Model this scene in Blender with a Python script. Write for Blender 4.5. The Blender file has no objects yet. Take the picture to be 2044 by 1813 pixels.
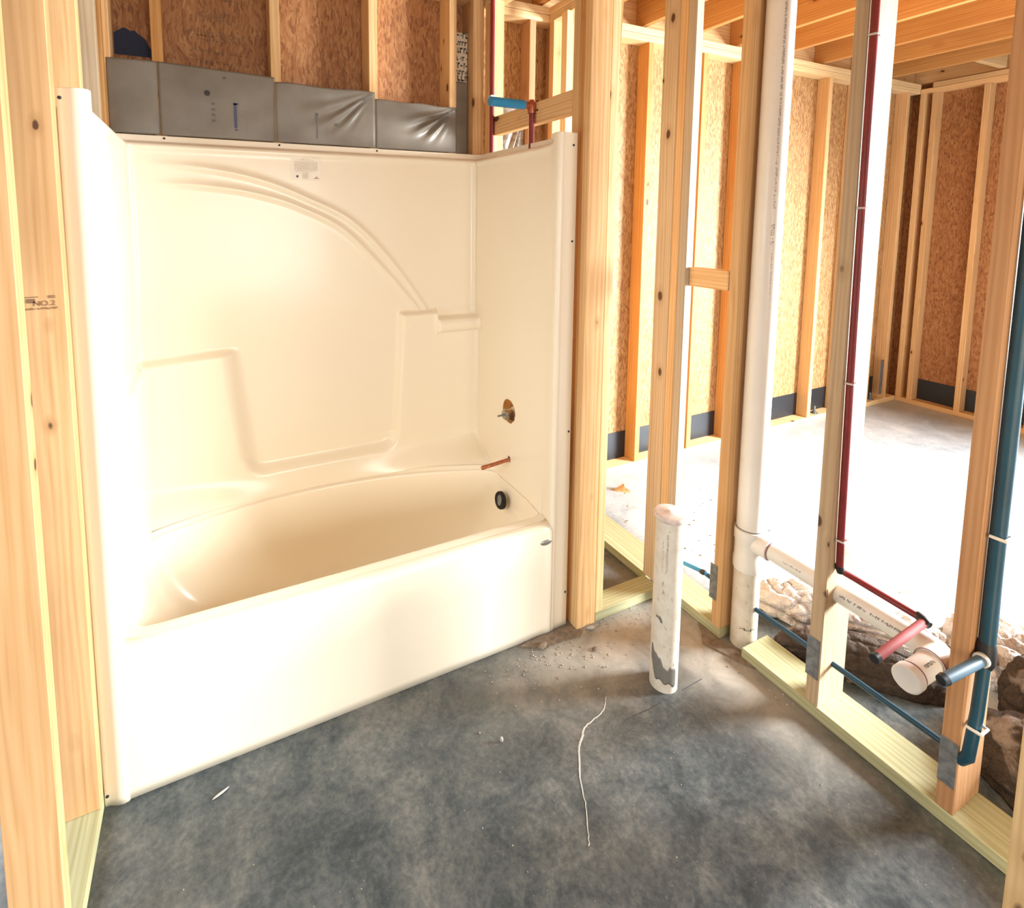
import bpy, bmesh, math, random
from mathutils import Vector, Matrix, noise
S = bpy.context.scene
COL = S.collection
R = math.radians
random.seed(7)

# ------------------------------------------------------------------ camera
cam = bpy.data.cameras.new('camera'); camo = bpy.data.objects.new('camera', cam); COL.objects.link(camo)
yaw, pitch, roll = 0.4398, -0.0972, 0.0026
cam.sensor_width = 36; cam.sensor_fit = 'HORIZONTAL'
cam.lens = 1049.49/2044*36
cam.shift_x = (1022-909.7)/2044
cam.shift_y = -(906.5-538.16)/2044
cam.clip_start = 0.02; cam.clip_end = 200
F = Vector((math.sin(yaw)*math.cos(pitch), math.cos(yaw)*math.cos(pitch), math.sin(pitch)))
Rt = F.cross(Vector((0, 0, 1))).normalized(); Up = Rt.cross(F)
R2 = Rt*math.cos(roll)+Up*math.sin(roll); U2 = -Rt*math.sin(roll)+Up*math.cos(roll)
M = Matrix(((R2.x, U2.x, -F.x, 0.3114), (R2.y, U2.y, -F.y, -1.5561), (R2.z, U2.z, -F.z, 1.5875), (0, 0, 0, 1)))
camo.matrix_world = M
S.camera = camo

# ------------------------------------------------------------------ world, daylight, exposure
w = bpy.data.worlds.new('world'); S.world = w; w.use_nodes = True
bg = w.node_tree.nodes['Background']; bg.inputs[0].default_value = (0.86, 0.93, 1.0, 1); bg.inputs[1].default_value = 0.4

def area(name, loc, target, sx, sy, power, color, spread=180):
    l = bpy.data.lights.new(name, 'AREA'); l.shape = 'RECTANGLE'; l.size = sx; l.size_y = sy
    l.energy = power; l.color = color; l.spread = R(spread)
    o = bpy.data.objects.new(name, l); COL.objects.link(o); o.location = loc
    d = Vector(target)-Vector(loc); o.rotation_euler = d.to_track_quat('-Z', 'Y').to_euler()
    return o
# daylight through the wide glazed opening in the far side of the large room
area('daylight_far_opening', (5.70, -2.05, 1.45), (1.2, -0.8, 0.0), 1.15, 1.4, 800, (0.92, 0.97, 1.0), 125)
# daylight through the window behind the viewer
area('daylight_rear_window', (0.95, -4.6, 1.35), (0.6, 0, 1.0), 1.5, 1.5, 125, (1.0, 0.97, 0.90))
# daylight through the garage opening of the large room
area('daylight_garage_opening', (3.9, -4.8, 1.4), (3.9, 0, 1.4), 3.0, 2.2, 30, (0.92, 0.97, 1.0))

# unseen fill lamp added in the left room to brighten its floor
area('left_floor_fill', (-1.5, -0.7, 1.6), (-0.4, -0.4, 0.0), 0.9, 1.1, 42, (0.90, 0.96, 1.0), 140)

vs = S.view_settings
S.display_settings.display_device = 'sRGB'
vs.view_transform = 'Standard'; vs.look = 'None'; vs.exposure = -0.30; vs.gamma = 1; vs.use_curve_mapping = False
S.cycles.max_bounces = 10; S.cycles.diffuse_bounces = 6; S.cycles.use_denoising = True
S.cycles.sample_clamp_indirect = 8

# ------------------------------------------------------------------ material helpers
class NT:
    def __init__(s, name):
        s.m = bpy.data.materials.new(name); s.m.use_nodes = True; s.t = s.m.node_tree
        s.b = s.t.nodes['Principled BSDF']; s.out = s.t.nodes['Material Output']
    def n(s, typ, **k):
        x = s.t.nodes.new('ShaderNode'+typ)
        for a, v in k.items():
            if a.startswith('i_'):
                x.inputs[a[2:].replace('_', ' ')].default_value = v
            else: setattr(x, a, v)
        return x
    def l(s, a, b): s.t.links.new(a, b)
    def math(s, op, a, b=None, c=None, clamp=False):
        x = s.n('Math', operation=op, use_clamp=clamp)
        for i, v in enumerate((a, b, c)):
            if v is None: continue
            if isinstance(v, (int, float)): x.inputs[i].default_value = v
            else: s.l(v, x.inputs[i])
        return x.outputs[0]
    def ramp(s, fac, stops):
        x = s.n('ValToRGB'); e = x.color_ramp.elements
        while len(e) < len(stops): e.new(0.5)
        for i, (p, c) in enumerate(stops):
            e[i].position = p; e[i].color = (*c, 1) if len(c) == 3 else c
        s.l(fac, x.inputs[0]); return x.outputs[0]
    def mix(s, fac, a, b, mode='MIX'):
        x = s.n('Mix', data_type='RGBA', blend_type=mode)
        for i, v in ((0, fac), (6, a), (7, b)):
            if isinstance(v, (int, float)): x.inputs[i].default_value = v
            elif isinstance(v, tuple): x.inputs[i].default_value = (*v, 1)
            else: s.l(v, x.inputs[i])
        return x.outputs[2]
    def noise(s, vec, scale, detail=3, rough=0.5, dist=0):
        x = s.n('TexNoise'); x.inputs['Scale'].default_value = scale; x.inputs['Detail'].default_value = detail
        x.inputs['Roughness'].default_value = rough; x.inputs['Distortion'].default_value = dist
        s.l(vec, x.inputs['Vector']); return x.outputs['Fac']
    def mapping(s, vec, scale=(1, 1, 1), loc=(0, 0, 0), rot=(0, 0, 0)):
        x = s.n('Mapping'); x.inputs['Scale'].default_value = scale; x.inputs['Location'].default_value = loc
        x.inputs['Rotation'].default_value = rot; s.l(vec, x.inputs['Vector']); return x.outputs[0]
    def bump(s, h, strength, dist=0.002):
        x = s.n('Bump'); x.inputs['Strength'].default_value = strength; x.inputs['Distance'].default_value = dist
        s.l(h, x.inputs['Height']); s.l(x.outputs[0], s.b.inputs['Normal'])
    def set(s, col=None, rough=None, metal=None, spec=None):
        for k, v in (('Base Color', col), ('Roughness', rough), ('Metallic', metal), ('Specular IOR Level', spec)):
            if v is None: continue
            if isinstance(v, tuple): s.b.inputs[k].default_value = (*v, 1)
            elif isinstance(v, (int, float)): s.b.inputs[k].default_value = v
            else: s.l(v, s.b.inputs[k])
        return s.m

def wood(name, light, mid, dark, knotcol=(0.10, 0.045, 0.02), rough=0.62, bluestain=False):
    t = NT(name)
    tc = t.n('TexCoord'); oi = t.n('ObjectInfo')
    off = t.n('VectorMath', operation='MULTIPLY_ADD')
    t.l(oi.outputs['Random'], off.inputs[0]); off.inputs[1].default_value = (3.1, 4.7, 29.0); t.l(tc.outputs['Object'], off.inputs[2])
    v = off.outputs[0]
    # cathedral grain: rings round an off-centre pith, strongly stretched along the length
    warp = t.noise(t.mapping(v, (5, 5, 1.1)), 1.0, 2, 0.5)
    wv = t.n('TexWave', wave_type='RINGS', rings_direction='Z', bands_direction='X', wave_profile='SIN')
    wv.inputs['Scale'].default_value = 26; wv.inputs['Distortion'].default_value = 9.0
    wv.inputs['Detail'].default_value = 2.0; wv.inputs['Detail Scale'].default_value = 0.8
    t.l(t.mapping(v, (1, 1, 0.06)), wv.inputs['Vector'])
    streak = t.noise(t.mapping(v, (130, 130, 2.2)), 1.0, 4, 0.6)
    g = t.math('ADD', t.math('MULTIPLY', wv.outputs['Fac'], 0.24), t.math('MULTIPLY_ADD', streak, 0.60, 0.09))
    col = t.ramp(g, [(0.16, dark), (0.42, mid), (0.72, light)])
    # board to board tone
    tone = t.math('MULTIPLY_ADD', oi.outputs['Random'], 0.26, 0.85)
    hsv = t.n('HueSaturation'); t.l(col, hsv.inputs['Color']); t.l(tone, hsv.inputs['Value'])
    blotch = t.noise(t.mapping(v, (7, 7, 1.5)), 1.0, 3, 0.55)
    c2 = t.mix(t.math('MULTIPLY', t.ramp(blotch, [(0.45, (0, 0, 0)), (0.75, (1, 1, 1))]), 0.45), hsv.outputs[0], dark)
    # knots
    vo = t.n('TexVoronoi', feature='F1'); vo.inputs['Scale'].default_value = 1; vo.inputs['Randomness'].default_value = 0.9
    wob = t.noise(t.mapping(v, (40, 40, 30)), 1, 2)
    t.l(t.mapping(v, (12, 12, 6.5)), vo.inputs['Vector'])
    sep = t.n('SeparateColor'); t.l(vo.outputs['Color'], sep.inputs[0])
    gate = t.math('GREATER_THAN', sep.outputs[0], 0.62)
    rad = t.math('MULTIPLY_ADD', sep.outputs[1], 0.12, 0.06)
    dd = t.math('ADD', vo.outputs['Distance'], t.math('MULTIPLY_ADD', wob, 0.08, -0.04))
    k = t.math('SUBTRACT', 1.0, t.math('DIVIDE', dd, rad), clamp=True)
    kn = t.math('MULTIPLY', t.math('MULTIPLY', k, 3.2, clamp=True), gate)
    halo = t.math('MULTIPLY', t.math('SUBTRACT', 1.0, t.math('DIVIDE', dd, t.math('MULTIPLY', rad, 2.4)), clamp=True), gate)
    c3 = t.mix(t.math('MULTIPLY', halo, 0.9, clamp=True), c2, dark)
    c4 = t.mix(kn, c3, knotcol)
    if bluestain:
        st = t.ramp(t.noise(t.mapping(v, (9, 9, 0.8)), 1, 2), [(0.5, (0, 0, 0)), (0.66, (1, 1, 1))])
        c4 = t.mix(t.math('MULTIPLY', st, 0.5), c4, (0.36, 0.33, 0.27))
    t.bump(g, 0.25, 0.0008)
    return t.set(c4, rough, spec=0.3)

PINE = wood('pine', (0.80, 0.54, 0.28), (0.70, 0.425, 0.19), (0.50, 0.255, 0.09))
PINE_L = wood('pine_pale', (0.80, 0.60, 0.34), (0.72, 0.50, 0.25), (0.58, 0.36, 0.15))
PINE_O = wood('pine_orange', (0.66, 0.36, 0.13), (0.56, 0.27, 0.08), (0.40, 0.15, 0.04))
PINE_G = wood('pine_weathered', (0.62, 0.48, 0.32), (0.52, 0.38, 0.23), (0.40, 0.27, 0.15), bluestain=True)
PINE_N = wood('pine_near', (0.62, 0.385, 0.19), (0.545, 0.315, 0.14), (0.38, 0.19, 0.065))
PINE_R = wood('pine_reddish', (0.52, 0.30, 0.155), (0.44, 0.235, 0.11), (0.32, 0.15, 0.06))
TREATED = wood('treated_pine', (0.47, 0.47, 0.29), (0.39, 0.37, 0.20), (0.26, 0.23, 0.11), (0.12, 0.08, 0.03))

def osb(name, a, b, c, d):
    t = NT(name); tc = t.n('TexCoord'); v0 = tc.outputs['Object']
    # sheets are vertical: use (x+y, z)
    sx = t.n('SeparateXYZ'); t.l(v0, sx.inputs[0]); cb = t.n('CombineXYZ')
    t.l(t.math('ADD', sx.outputs[0], sx.outputs[1]), cb.inputs[0]); t.l(sx.outputs[2], cb.inputs[1])
    nz = t.n('TexNoise'); nz.inputs['Scale'].default_value = 9; nz.inputs['Detail'].default_value = 2; t.l(cb.outputs[0], nz.inputs['Vector'])
    wp = t.n('VectorMath', operation='MULTIPLY_ADD'); t.l(nz.outputs['Color'], wp.inputs[0]); wp.inputs[1].default_value = (0.05, 0.05, 0); t.l(cb.outputs[0], wp.inputs[2])
    cols = []
    hs = []
    for i, (ang, sc) in enumerate(((8, (130, 34, 1)), (55, (120, 30, 1)), (-48, (125, 36, 1)), (98, (140, 38, 1)))):
        vo = t.n('TexVoronoi', feature='F1', voronoi_dimensions='2D'); vo.inputs['Scale'].default_value = 1
        t.l(t.mapping(wp.outputs[0], sc, (i*3.7, i*1.3, 0), (0, 0, R(ang))), vo.inputs['Vector'])
        se = t.n('SeparateColor'); t.l(vo.outputs['Color'], se.inputs[0]); cols.append(se)
    sel = cols[0].outputs[0]
    for i in (1, 2, 3):
        m = t.n('Mix', data_type='FLOAT'); t.l(t.math('GREATER_THAN', cols[i].outputs[1], 0.62), m.inputs[0])
        t.l(sel, m.inputs[2]); t.l(cols[i].outputs[0], m.inputs[3]); sel = m.outputs[0]
    fine = t.noise(t.mapping(wp.outputs[0], (160, 60, 1)), 1, 3)
    h = t.math('ADD', t.math('MULTIPLY', sel, 0.7), t.math('MULTIPLY', fine, 0.3))
    c0 = t.ramp(h, [(0.02, d), (0.30, c), (0.62, b), (0.98, a)])
    t.bump(h, 0.5, 0.002)
    return t.set(c0, 0.6, spec=0.35)
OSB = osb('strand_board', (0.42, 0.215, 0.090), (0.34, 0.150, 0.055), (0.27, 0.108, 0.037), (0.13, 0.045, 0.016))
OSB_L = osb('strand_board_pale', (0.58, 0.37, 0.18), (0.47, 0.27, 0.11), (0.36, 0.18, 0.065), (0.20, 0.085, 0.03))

def plain(name, col, rough=0.5, metal=0.0, var=0.12, scale=25, bump=0.0, spec=0.5, col2=None):
    t = NT(name); tc = t.n('TexCoord')
    n = t.noise(tc.outputs['Object'], scale, 4, 0.6)
    dk = col2 or tuple(c*(1-var) for c in col)
    c = t.ramp(n, [(0.35, dk), (0.65, col)])
    if bump: t.bump(n, bump, 0.002)
    return t.set(c, rough, metal, spec)

def acrylic():
    t = NT('glossy_acrylic'); tc = t.n('TexCoord')
    n = t.noise(tc.outputs['Object'], 1.2, 2)
    c = t.ramp(n, [(0.3, (0.87, 0.775, 0.61)), (0.7, (0.88, 0.795, 0.64))])
    n2 = t.noise(tc.outputs['Object'], 3.0, 2)
    t.bump(n2, 0.12, 0.02)
    t.b.inputs['Coat Weight'].default_value = 0.2; t.b.inputs['Coat Roughness'].default_value = 0.15
    return t.set(c, 0.30, spec=0.40)
ACR = acrylic()
DARK = plain('hole_shade', (0.012, 0.010, 0.009), 0.8)
INK = plain('black_ink', (0.05, 0.045, 0.045), 0.8)
INKF = plain('faded_ink', (0.22, 0.12, 0.06), 0.8)
INKG = plain('grey_ink', (0.16, 0.15, 0.14), 0.8)
INKB = plain('blue_ink', (0.09, 0.10, 0.17), 0.8)
PAPER = plain('sticker_paper', (0.93, 0.88, 0.76), 0.6, var=0.03)
TAN = plain('sticker_print', (0.55, 0.37, 0.27), 0.7)
COPPER = plain('copper', (0.62, 0.24, 0.13), 0.35, 0.9, col2=(0.35, 0.12, 0.07), scale=60)
GALV = plain('galvanised_steel', (0.30, 0.31, 0.31), 0.5, 0.6, col2=(0.17, 0.18, 0.19), scale=45)
CHROME = plain('brushed_brass', (0.42, 0.38, 0.30), 0.3, 0.9)
PEXR = plain('red_pex', (0.24, 0.022, 0.022), 0.4, var=0.3, scale=8)
PEXR2 = plain('red_pex_cap', (0.36, 0.085, 0.085), 0.7, spec=0.2)
PEXB = plain('blue_pex', (0.007, 0.055, 0.095), 0.4, var=0.3, scale=8)
PEXB2 = plain('blue_pipe', (0.02, 0.26, 0.50), 0.45)
PEXB3 = plain('grey_blue_stub', (0.07, 0.13, 0.18), 0.45)
BLACK = plain('black_fitting', (0.012, 0.012, 0.015), 0.45)
CLAMP = plain('clamp_plastic', (0.62, 0.58, 0.52), 0.45)
PLUG = plain('pink_cap', (0.72, 0.60, 0.54), 0.55, scale=70, col2=(0.60, 0.48, 0.42))

def pvc(dirty):
    t = NT('dirty_pvc' if dirty else 'white_pvc'); tc = t.n('TexCoord'); v = tc.outputs['Object']
    n = t.noise(v, 14 if dirty else 5, 5, 0.65)
    base = t.ramp(n, [(0.3, (0.60, 0.52, 0.41)), (0.6, (0.72, 0.66, 0.56))] if dirty else [(0.3, (0.76, 0.73, 0.67)), (0.65, (0.82, 0.79, 0.73))])
    if dirty:
        sp = t.ramp(t.noise(t.mapping(v, (90, 90, 30)), 1, 3), [(0.64, (0, 0, 0)), (0.72, (1, 1, 1))])
        base = t.mix(t.math('MULTIPLY', sp, 0.7), base, (0.30, 0.24, 0.17))
    return t.set(base, 0.42 if dirty else 0.3, spec=0.45)
PVC = pvc(False); PVCD = pvc(True)

def concrete():
    t = NT('concrete_slab'); tc = t.n('TexCoord'); v = tc.outputs['Object']
    big = t.noise(v, 2.1, 5, 0.62, 0.6)
    mid = t.noise(v, 7.5, 6, 0.65, 0.8)
    fin = t.noise(v, 60, 5, 0.7)
    f = t.math('ADD', t.math('ADD', t.math('MULTIPLY', big, 0.38), t.math('MULTIPLY', mid, 0.34)), t.math('MULTIPLY', fin, 0.28))
    c = t.ramp(f, [(0.38, (0.018, 0.025, 0.029)), (0.46, (0.044, 0.055, 0.059)), (0.53, (0.085, 0.094, 0.090)), (0.62, (0.165, 0.162, 0.145))])
    # dusty spill of mortar round the stub and against the wall plates
    sx = t.n('SeparateXYZ'); t.l(v, sx.inputs[0])
    def gauss(px, py, rx, ry):
        a = t.math('POWER', t.math('DIVIDE', t.math('SUBTRACT', sx.outputs[0], px), rx), 2)
        b = t.math('POWER', t.math('DIVIDE', t.math('SUBTRACT', sx.outputs[1], py), ry), 2)
        return t.math('EXPONENT', t.math('MULTIPLY', t.math('ADD', a, b), -1.0))
    g = t.math('MAXIMUM', gauss(1.62, -0.14, 0.42, 0.15), gauss(1.93, -0.34, 0.16, 0.35))
    gm = t.math('MULTIPLY', g, t.math('MULTIPLY_ADD', mid, 1.6, 0.05), clamp=True)
    c = t.mix(gm, c, (0.40, 0.35, 0.285))
    # paler slab beyond the wall: strong daylight on it painted into the colour
    lit_floor = t.math('MULTIPLY', t.math('SUBTRACT', t.math('MULTIPLY_ADD', t.math('MULTIPLY_ADD', sx.outputs[1], 6.0, 1.9, clamp=True), 0.28, sx.outputs[0]), 2.38), 6, clamp=True)
    lit_floor = t.math('MAXIMUM', lit_floor, t.math('MULTIPLY', t.math('SUBTRACT', -0.13, sx.outputs[0]), 10, clamp=True))  # same pale colour paints the bright light on the left room's floor
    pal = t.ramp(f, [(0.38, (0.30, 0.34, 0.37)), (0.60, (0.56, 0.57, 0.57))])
    c = t.mix(t.math('MULTIPLY', lit_floor, 0.9), c, pal)
    sp = t.ramp(t.noise(v, 170, 2), [(0.73, (0, 0, 0)), (0.77, (1, 1, 1))])
    c = t.mix(t.math('MULTIPLY', sp, 0.5), c, (0.6, 0.57, 0.5))
    t.bump(t.math('ADD', mid, t.math('MULTIPLY', fin, 0.6)), 0.22, 0.004)
    r = t.ramp(mid, [(0.3, (0.30, 0.30, 0.30)), (0.7, (0.52, 0.52, 0.52))])
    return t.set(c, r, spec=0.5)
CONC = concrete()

def insul(name, a, b, fluffa, fluffb, fl=0.55):
    t = NT(name); tc = t.n('TexCoord'); v = tc.outputs['Object']
    n = t.noise(v, 6, 4, 0.6, 0.5); n2 = t.noise(v, 38, 5, 0.7)
    paper = t.ramp(n2, [(0.3, a), (0.7, b)]); fluff = t.ramp(n2, [(0.3, fluffa), (0.7, fluffb)])
    msk = t.ramp(n, [(fl, (0, 0, 0)), (fl+0.06, (1, 1, 1))])
    t.bump(t.math('ADD', n2, t.noise(v, 120, 3, 0.7)), 1.0, 0.012)
    return t.set(t.mix(msk, paper, fluff), 0.85, spec=0.15)
BATTK = insul('kraft_batt', (0.045, 0.031, 0.023), (0.095, 0.066, 0.048), (0.20, 0.145, 0.115), (0.34, 0.27, 0.22), 0.58)
BATTF = insul('fluffy_batt', (0.34, 0.25, 0.19), (0.52, 0.42, 0.35), (0.74, 0.66, 0.60), (0.86, 0.82, 0.78), 0.42)
BATTG = plain('grey_faced_batt', (0.20, 0.170, 0.130), 0.42, var=0.2, scale=9, bump=0.25, spec=0.6)
FOIL = plain('silver_batt_facing', (0.50, 0.46, 0.40), 0.35, 0.25, col2=(0.24, 0.21, 0.18), scale=40, bump=0.8)
FLASH = plain('black_flashing', (0.014, 0.018, 0.024), 0.38, scale=14, bump=0.4)
MORTAR = plain('crumbly_mortar', (0.24, 0.18, 0.12), 0.95, scale=50, bump=1.0, col2=(0.14, 0.10, 0.07))
CHALK = plain('chalky_drip', (0.46, 0.43, 0.38), 0.9, scale=50)
TAPE = plain('grey_torn_film', (0.19, 0.175, 0.15), 0.6, scale=90)
BLUEPAINT = plain('dark_blue_paint', (0.010, 0.016, 0.045), 0.7, scale=70)
BADGE = plain('badge_metal', (0.33, 0.33, 0.31), 0.35, 0.6)

# ------------------------------------------------------------------ object helpers
def tag(o, label=None, cat=None, group=None, kind=None):
    if label: o['label'] = label
    if cat: o['category'] = cat
    if group: o['group'] = group
    if kind: o['kind'] = kind
    return o
def empty(name, loc=(0, 0, 0), parent=None, **k):
    o = bpy.data.objects.new(name, None); COL.objects.link(o); o.location = loc
    o.empty_display_size = 0.05
    return tag(o, **k)
def link(name, me, mat, parent=None, smooth=False, loc=None):
    if mat is not None and not me.materials: me.materials.append(mat)
    if smooth:
        for p in me.polygons: p.use_smooth = True
    o = bpy.data.objects.new(name, me); COL.objects.link(o)
    if loc is not None: o.location = loc
    if parent is not None:
        o.parent = parent
        if parent.location.length: o.matrix_parent_inverse = Matrix.Translation(-wloc(parent))
    return o
def wloc(o):
    v = Vector(o.location)
    if o.parent: v = o.matrix_parent_inverse @ v; v = wloc(o.parent)+v
    return v
_mc = {}
def boxmesh(dx, dy, dz, mat, bev=0.0018):
    key = (round(dx, 4), round(dy, 4), round(dz, 4), mat.name, bev)
    if key in _mc: return _mc[key]
    bm = bmesh.new(); bmesh.ops.create_cube(bm, size=1)
    bmesh.ops.scale(bm, vec=(dx, dy, dz), verts=bm.verts)
    if bev: bmesh.ops.bevel(bm, geom=bm.edges[:], offset=min(bev, dx/4, dy/4, dz/4), segments=1, affect='EDGES')
    me = bpy.data.meshes.new('box'); bm.to_mesh(me); bm.free(); me.materials.append(mat); _mc[key] = me
    return me
def board(name, parent, x0, x1, y0, y1, z0, z1, mat, bev=0.0022):
    """a piece of lumber: its length runs along its own local Z so that the grain follows it"""
    d = (x1-x0, y1-y0, z1-z0); c = ((x0+x1)/2, (y0+y1)/2, (z0+z1)/2)
    ax = max(range(3), key=lambda i: d[i])
    if ax == 2: me = boxmesh(d[0], d[1], d[2], mat, bev); rot = (0, 0, 0)
    elif ax == 0: me = boxmesh(d[2], d[1], d[0], mat, bev); rot = (0, math.pi/2, 0)
    else: me = boxmesh(d[0], d[2], d[1], mat, bev); rot = (-math.pi/2, 0, 0)
    o = link(name, me, mat, parent, loc=c); o.rotation_euler = rot
    return o
def tube(name, pts, r, mat, parent=None, seg=20, caps=True, bend=0):
    """round pipe along a polyline; corners are filleted when bend > 0"""
    P = [Vector(p) for p in pts]
    if bend:
        Q = [P[0]]
        for a, b, c in zip(P, P[1:], P[2:]):
            u = (a-b).normalized(); v = (c-b).normalized(); k = min(bend, (a-b).length/2.2, (c-b).length/2.2)
            for i in range(7):
                t = i/6; Q.append((b+u*k)*(1-t)**2+b*2*t*(1-t)+(b+v*k)*t*t)
        Q.append(P[-1]); P = Q
    c0 = P[0].copy(); P = [p-c0 for p in P]
    bm = bmesh.new(); rings = []
    tprev = (P[1]-P[0]).normalized(); up = Vector((0, 0, 1)) if abs(tprev.z) < 0.9 else Vector((0, 1, 0))
    nrm = tprev.cross(up).normalized()
    for i, p in enumerate(P):
        t = ((P[min(i+1, len(P)-1)]-p).normalized()+(p-P[max(i-1, 0)]).normalized())
        t = t.normalized() if t.length > 1e-6 else tprev
        q = tprev.rotation_difference(t); nrm = (q @ nrm).normalized(); nrm = (nrm-t*nrm.dot(t)).normalized(); tprev = t
        b = t.cross(nrm)
        rings.append([bm.verts.new(p+(nrm*math.cos(a)+b*math.sin(a))*r) for a in [2*math.pi*k/seg for k in range(seg)]])
    for A, B in zip(rings, rings[1:]):
        for k in range(seg): f = bm.faces.new((A[k], A[(k+1) % seg], B[(k+1) % seg], B[k])); f.smooth = True
    if caps:
        bm.faces.new(rings[0][::-1]); bm.faces.new(rings[-1])
    bmesh.ops.recalc_face_normals(bm, faces=bm.faces[:])
    for e in bm.edges: e.smooth = not (len(e.link_faces) == 2 and e.calc_face_angle(0) > R(50))
    me = bpy.data.meshes.new(name); bm.to_mesh(me); bm.free()
    return link(name, me, mat, parent, loc=c0)
def lathe(name, prof, origin, axis, mat, parent=None, seg=28):
    """profile = list of (radius, distance along axis)"""
    ax = Vector(axis).normalized(); up = Vector((0, 0, 1)) if abs(ax.z) < 0.9 else Vector((0, 1, 0))
    u = ax.cross(up).normalized(); v = ax.cross(u)
    bm = bmesh.new(); rings = []
    for r, h in prof:
        if r < 1e-6: rings.append([bm.verts.new(ax*h)])
        else: rings.append([bm.verts.new(ax*h+(u*math.cos(2*math.pi*k/seg)+v*math.sin(2*math.pi*k/seg))*r) for k in range(seg)])
    for A, B in zip(rings, rings[1:]):
        for k in range(seg):
            k2 = (k+1) % seg
            q = [A[k % len(A)], A[k2 % len(A)], B[k2 % len(B)], B[k % len(B)]]
            s = []
            for x in q:
                if x not in s: s.append(x)
            if len(s) > 2: f = bm.faces.new(s); f.smooth = True
    bmesh.ops.recalc_face_normals(bm, faces=bm.faces[:])
    for e in bm.edges: e.smooth = not (len(e.link_faces) == 2 and e.calc_face_angle(0) > R(32))
    me = bpy.data.meshes.new(name); bm.to_mesh(me); bm.free()
    o = link(name, me, mat, parent, loc=origin)
    return o
def autosmooth(o, ang=35):
    me = o.data
    bm = bmesh.new(); bm.from_mesh(me)
    for e in bm.edges:
        e.smooth = not (len(e.link_faces) == 2 and e.calc_face_angle(0) > R(ang))
    for f in bm.faces: f.smooth = True
    bm.to_mesh(me); bm.free()
def pydata(name, V, Fc, mat, parent=None, smooth=False, loc=None):
    me = bpy.data.meshes.new(name); me.from_pydata([tuple(v) for v in V], [], Fc); me.update()
    return link(name, me, mat, parent, smooth, loc)
def slab_poly(name, pts, z0, z1, mat, parent=None, frame=None):
    """flat plate from a polygon, thickness z0..z1; frame maps local (a,b,c) to world"""
    n = len(pts); fr = frame or (lambda a, b, c: (a, b, c))
    V = [fr(x, y, z0) for x, y in pts]+[fr(x, y, z1) for x, y in pts]
    Fc = [tuple(range(n))[::-1], tuple(range(n, 2*n))]+[(i, (i+1) % n, n+(i+1) % n, n+i) for i in range(n)]
    bm = bmesh.new(); vs_ = [bm.verts.new(v) for v in V]
    for f in Fc: bm.faces.new([vs_[i] for i in f])
    bmesh.ops.recalc_face_normals(bm, faces=bm.faces[:])
    me = bpy.data.meshes.new(name); bm.to_mesh(me); bm.free()
    return link(name, me, mat, parent)
def text(name, s, size, origin, right, up, mat, parent=None, align='CENTER', sx=1.0):
    cu = bpy.data.curves.new('t', 'FONT'); cu.body = s; cu.size = size; cu.align_x = align; cu.align_y = 'CENTER'; cu.extrude = 0.0002
    to = bpy.data.objects.new('t', cu); COL.objects.link(to)
    dg = bpy.context.evaluated_depsgraph_get(); me = bpy.data.meshes.new_from_object(to.evaluated_get(dg))
    bpy.data.objects.remove(to); me.materials.clear()
    r = Vector(right).normalized(); u = Vector(up).normalized(); n = r.cross(u)
    for v in me.vertices: v.co = r*v.co.x*sx+u*v.co.y+n*v.co.z+Vector(origin)
    return link(name, me, mat, parent)
def marks(name, rows, origin, right, up, mat, parent=None, thick=0.0004):
    """small printed marks: rows of (a0,a1,b0,b1) rectangles in the plane"""
    r = Vector(right).normalized(); u = Vector(up).normalized(); n = r.cross(u); o = Vector(origin)
    V = []; Fc = []
    for a0, a1, b0, b1 in rows:
        k = len(V)
        for c in (0, thick):
            for a, b in ((a0, b0), (a1, b0), (a1, b1), (a0, b1)): V.append(o+r*a+u*b+n*c)
        Fc += [(k+4, k+5, k+6, k+7), (k, k+1, k+5, k+4), (k+1, k+2, k+6, k+5), (k+2, k+3, k+7, k+6), (k+3, k, k+4, k+7), (k+3, k+2, k+1, k)]
    return pydata(name, V, Fc, mat, parent)
def glyphs(x0, x1, y, h, rnd, dens=0.75):
    out = []; x = x0
    while x < x1:
        wd = h*rnd.uniform(0.25, 0.6)
        if rnd.random() < dens:
            k = rnd.random()
            if k < 0.5: out += [(x, x+wd*0.35, y, y+h), (x+wd*0.35, x+wd, y+h*0.7, y+h)]
            elif k < 0.8: out += [(x, x+wd, y, y+h*0.3), (x, x+wd*0.3, y, y+h)]
            else: out += [(x, x+wd*0.8, y+h*0.35, y+h*0.6)]
        x += wd*1.35
    return out

# ================================================================== SETTING
# ---- floor
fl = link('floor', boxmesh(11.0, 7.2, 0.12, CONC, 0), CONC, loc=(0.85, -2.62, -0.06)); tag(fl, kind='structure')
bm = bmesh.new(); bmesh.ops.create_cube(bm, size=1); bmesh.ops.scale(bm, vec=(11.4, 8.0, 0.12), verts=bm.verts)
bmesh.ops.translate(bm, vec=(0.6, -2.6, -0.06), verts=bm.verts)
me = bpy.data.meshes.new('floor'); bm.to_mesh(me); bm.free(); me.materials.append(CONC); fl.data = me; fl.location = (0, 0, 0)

PZ = 2.62   # underside of the top plates
T = 0.038
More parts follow.
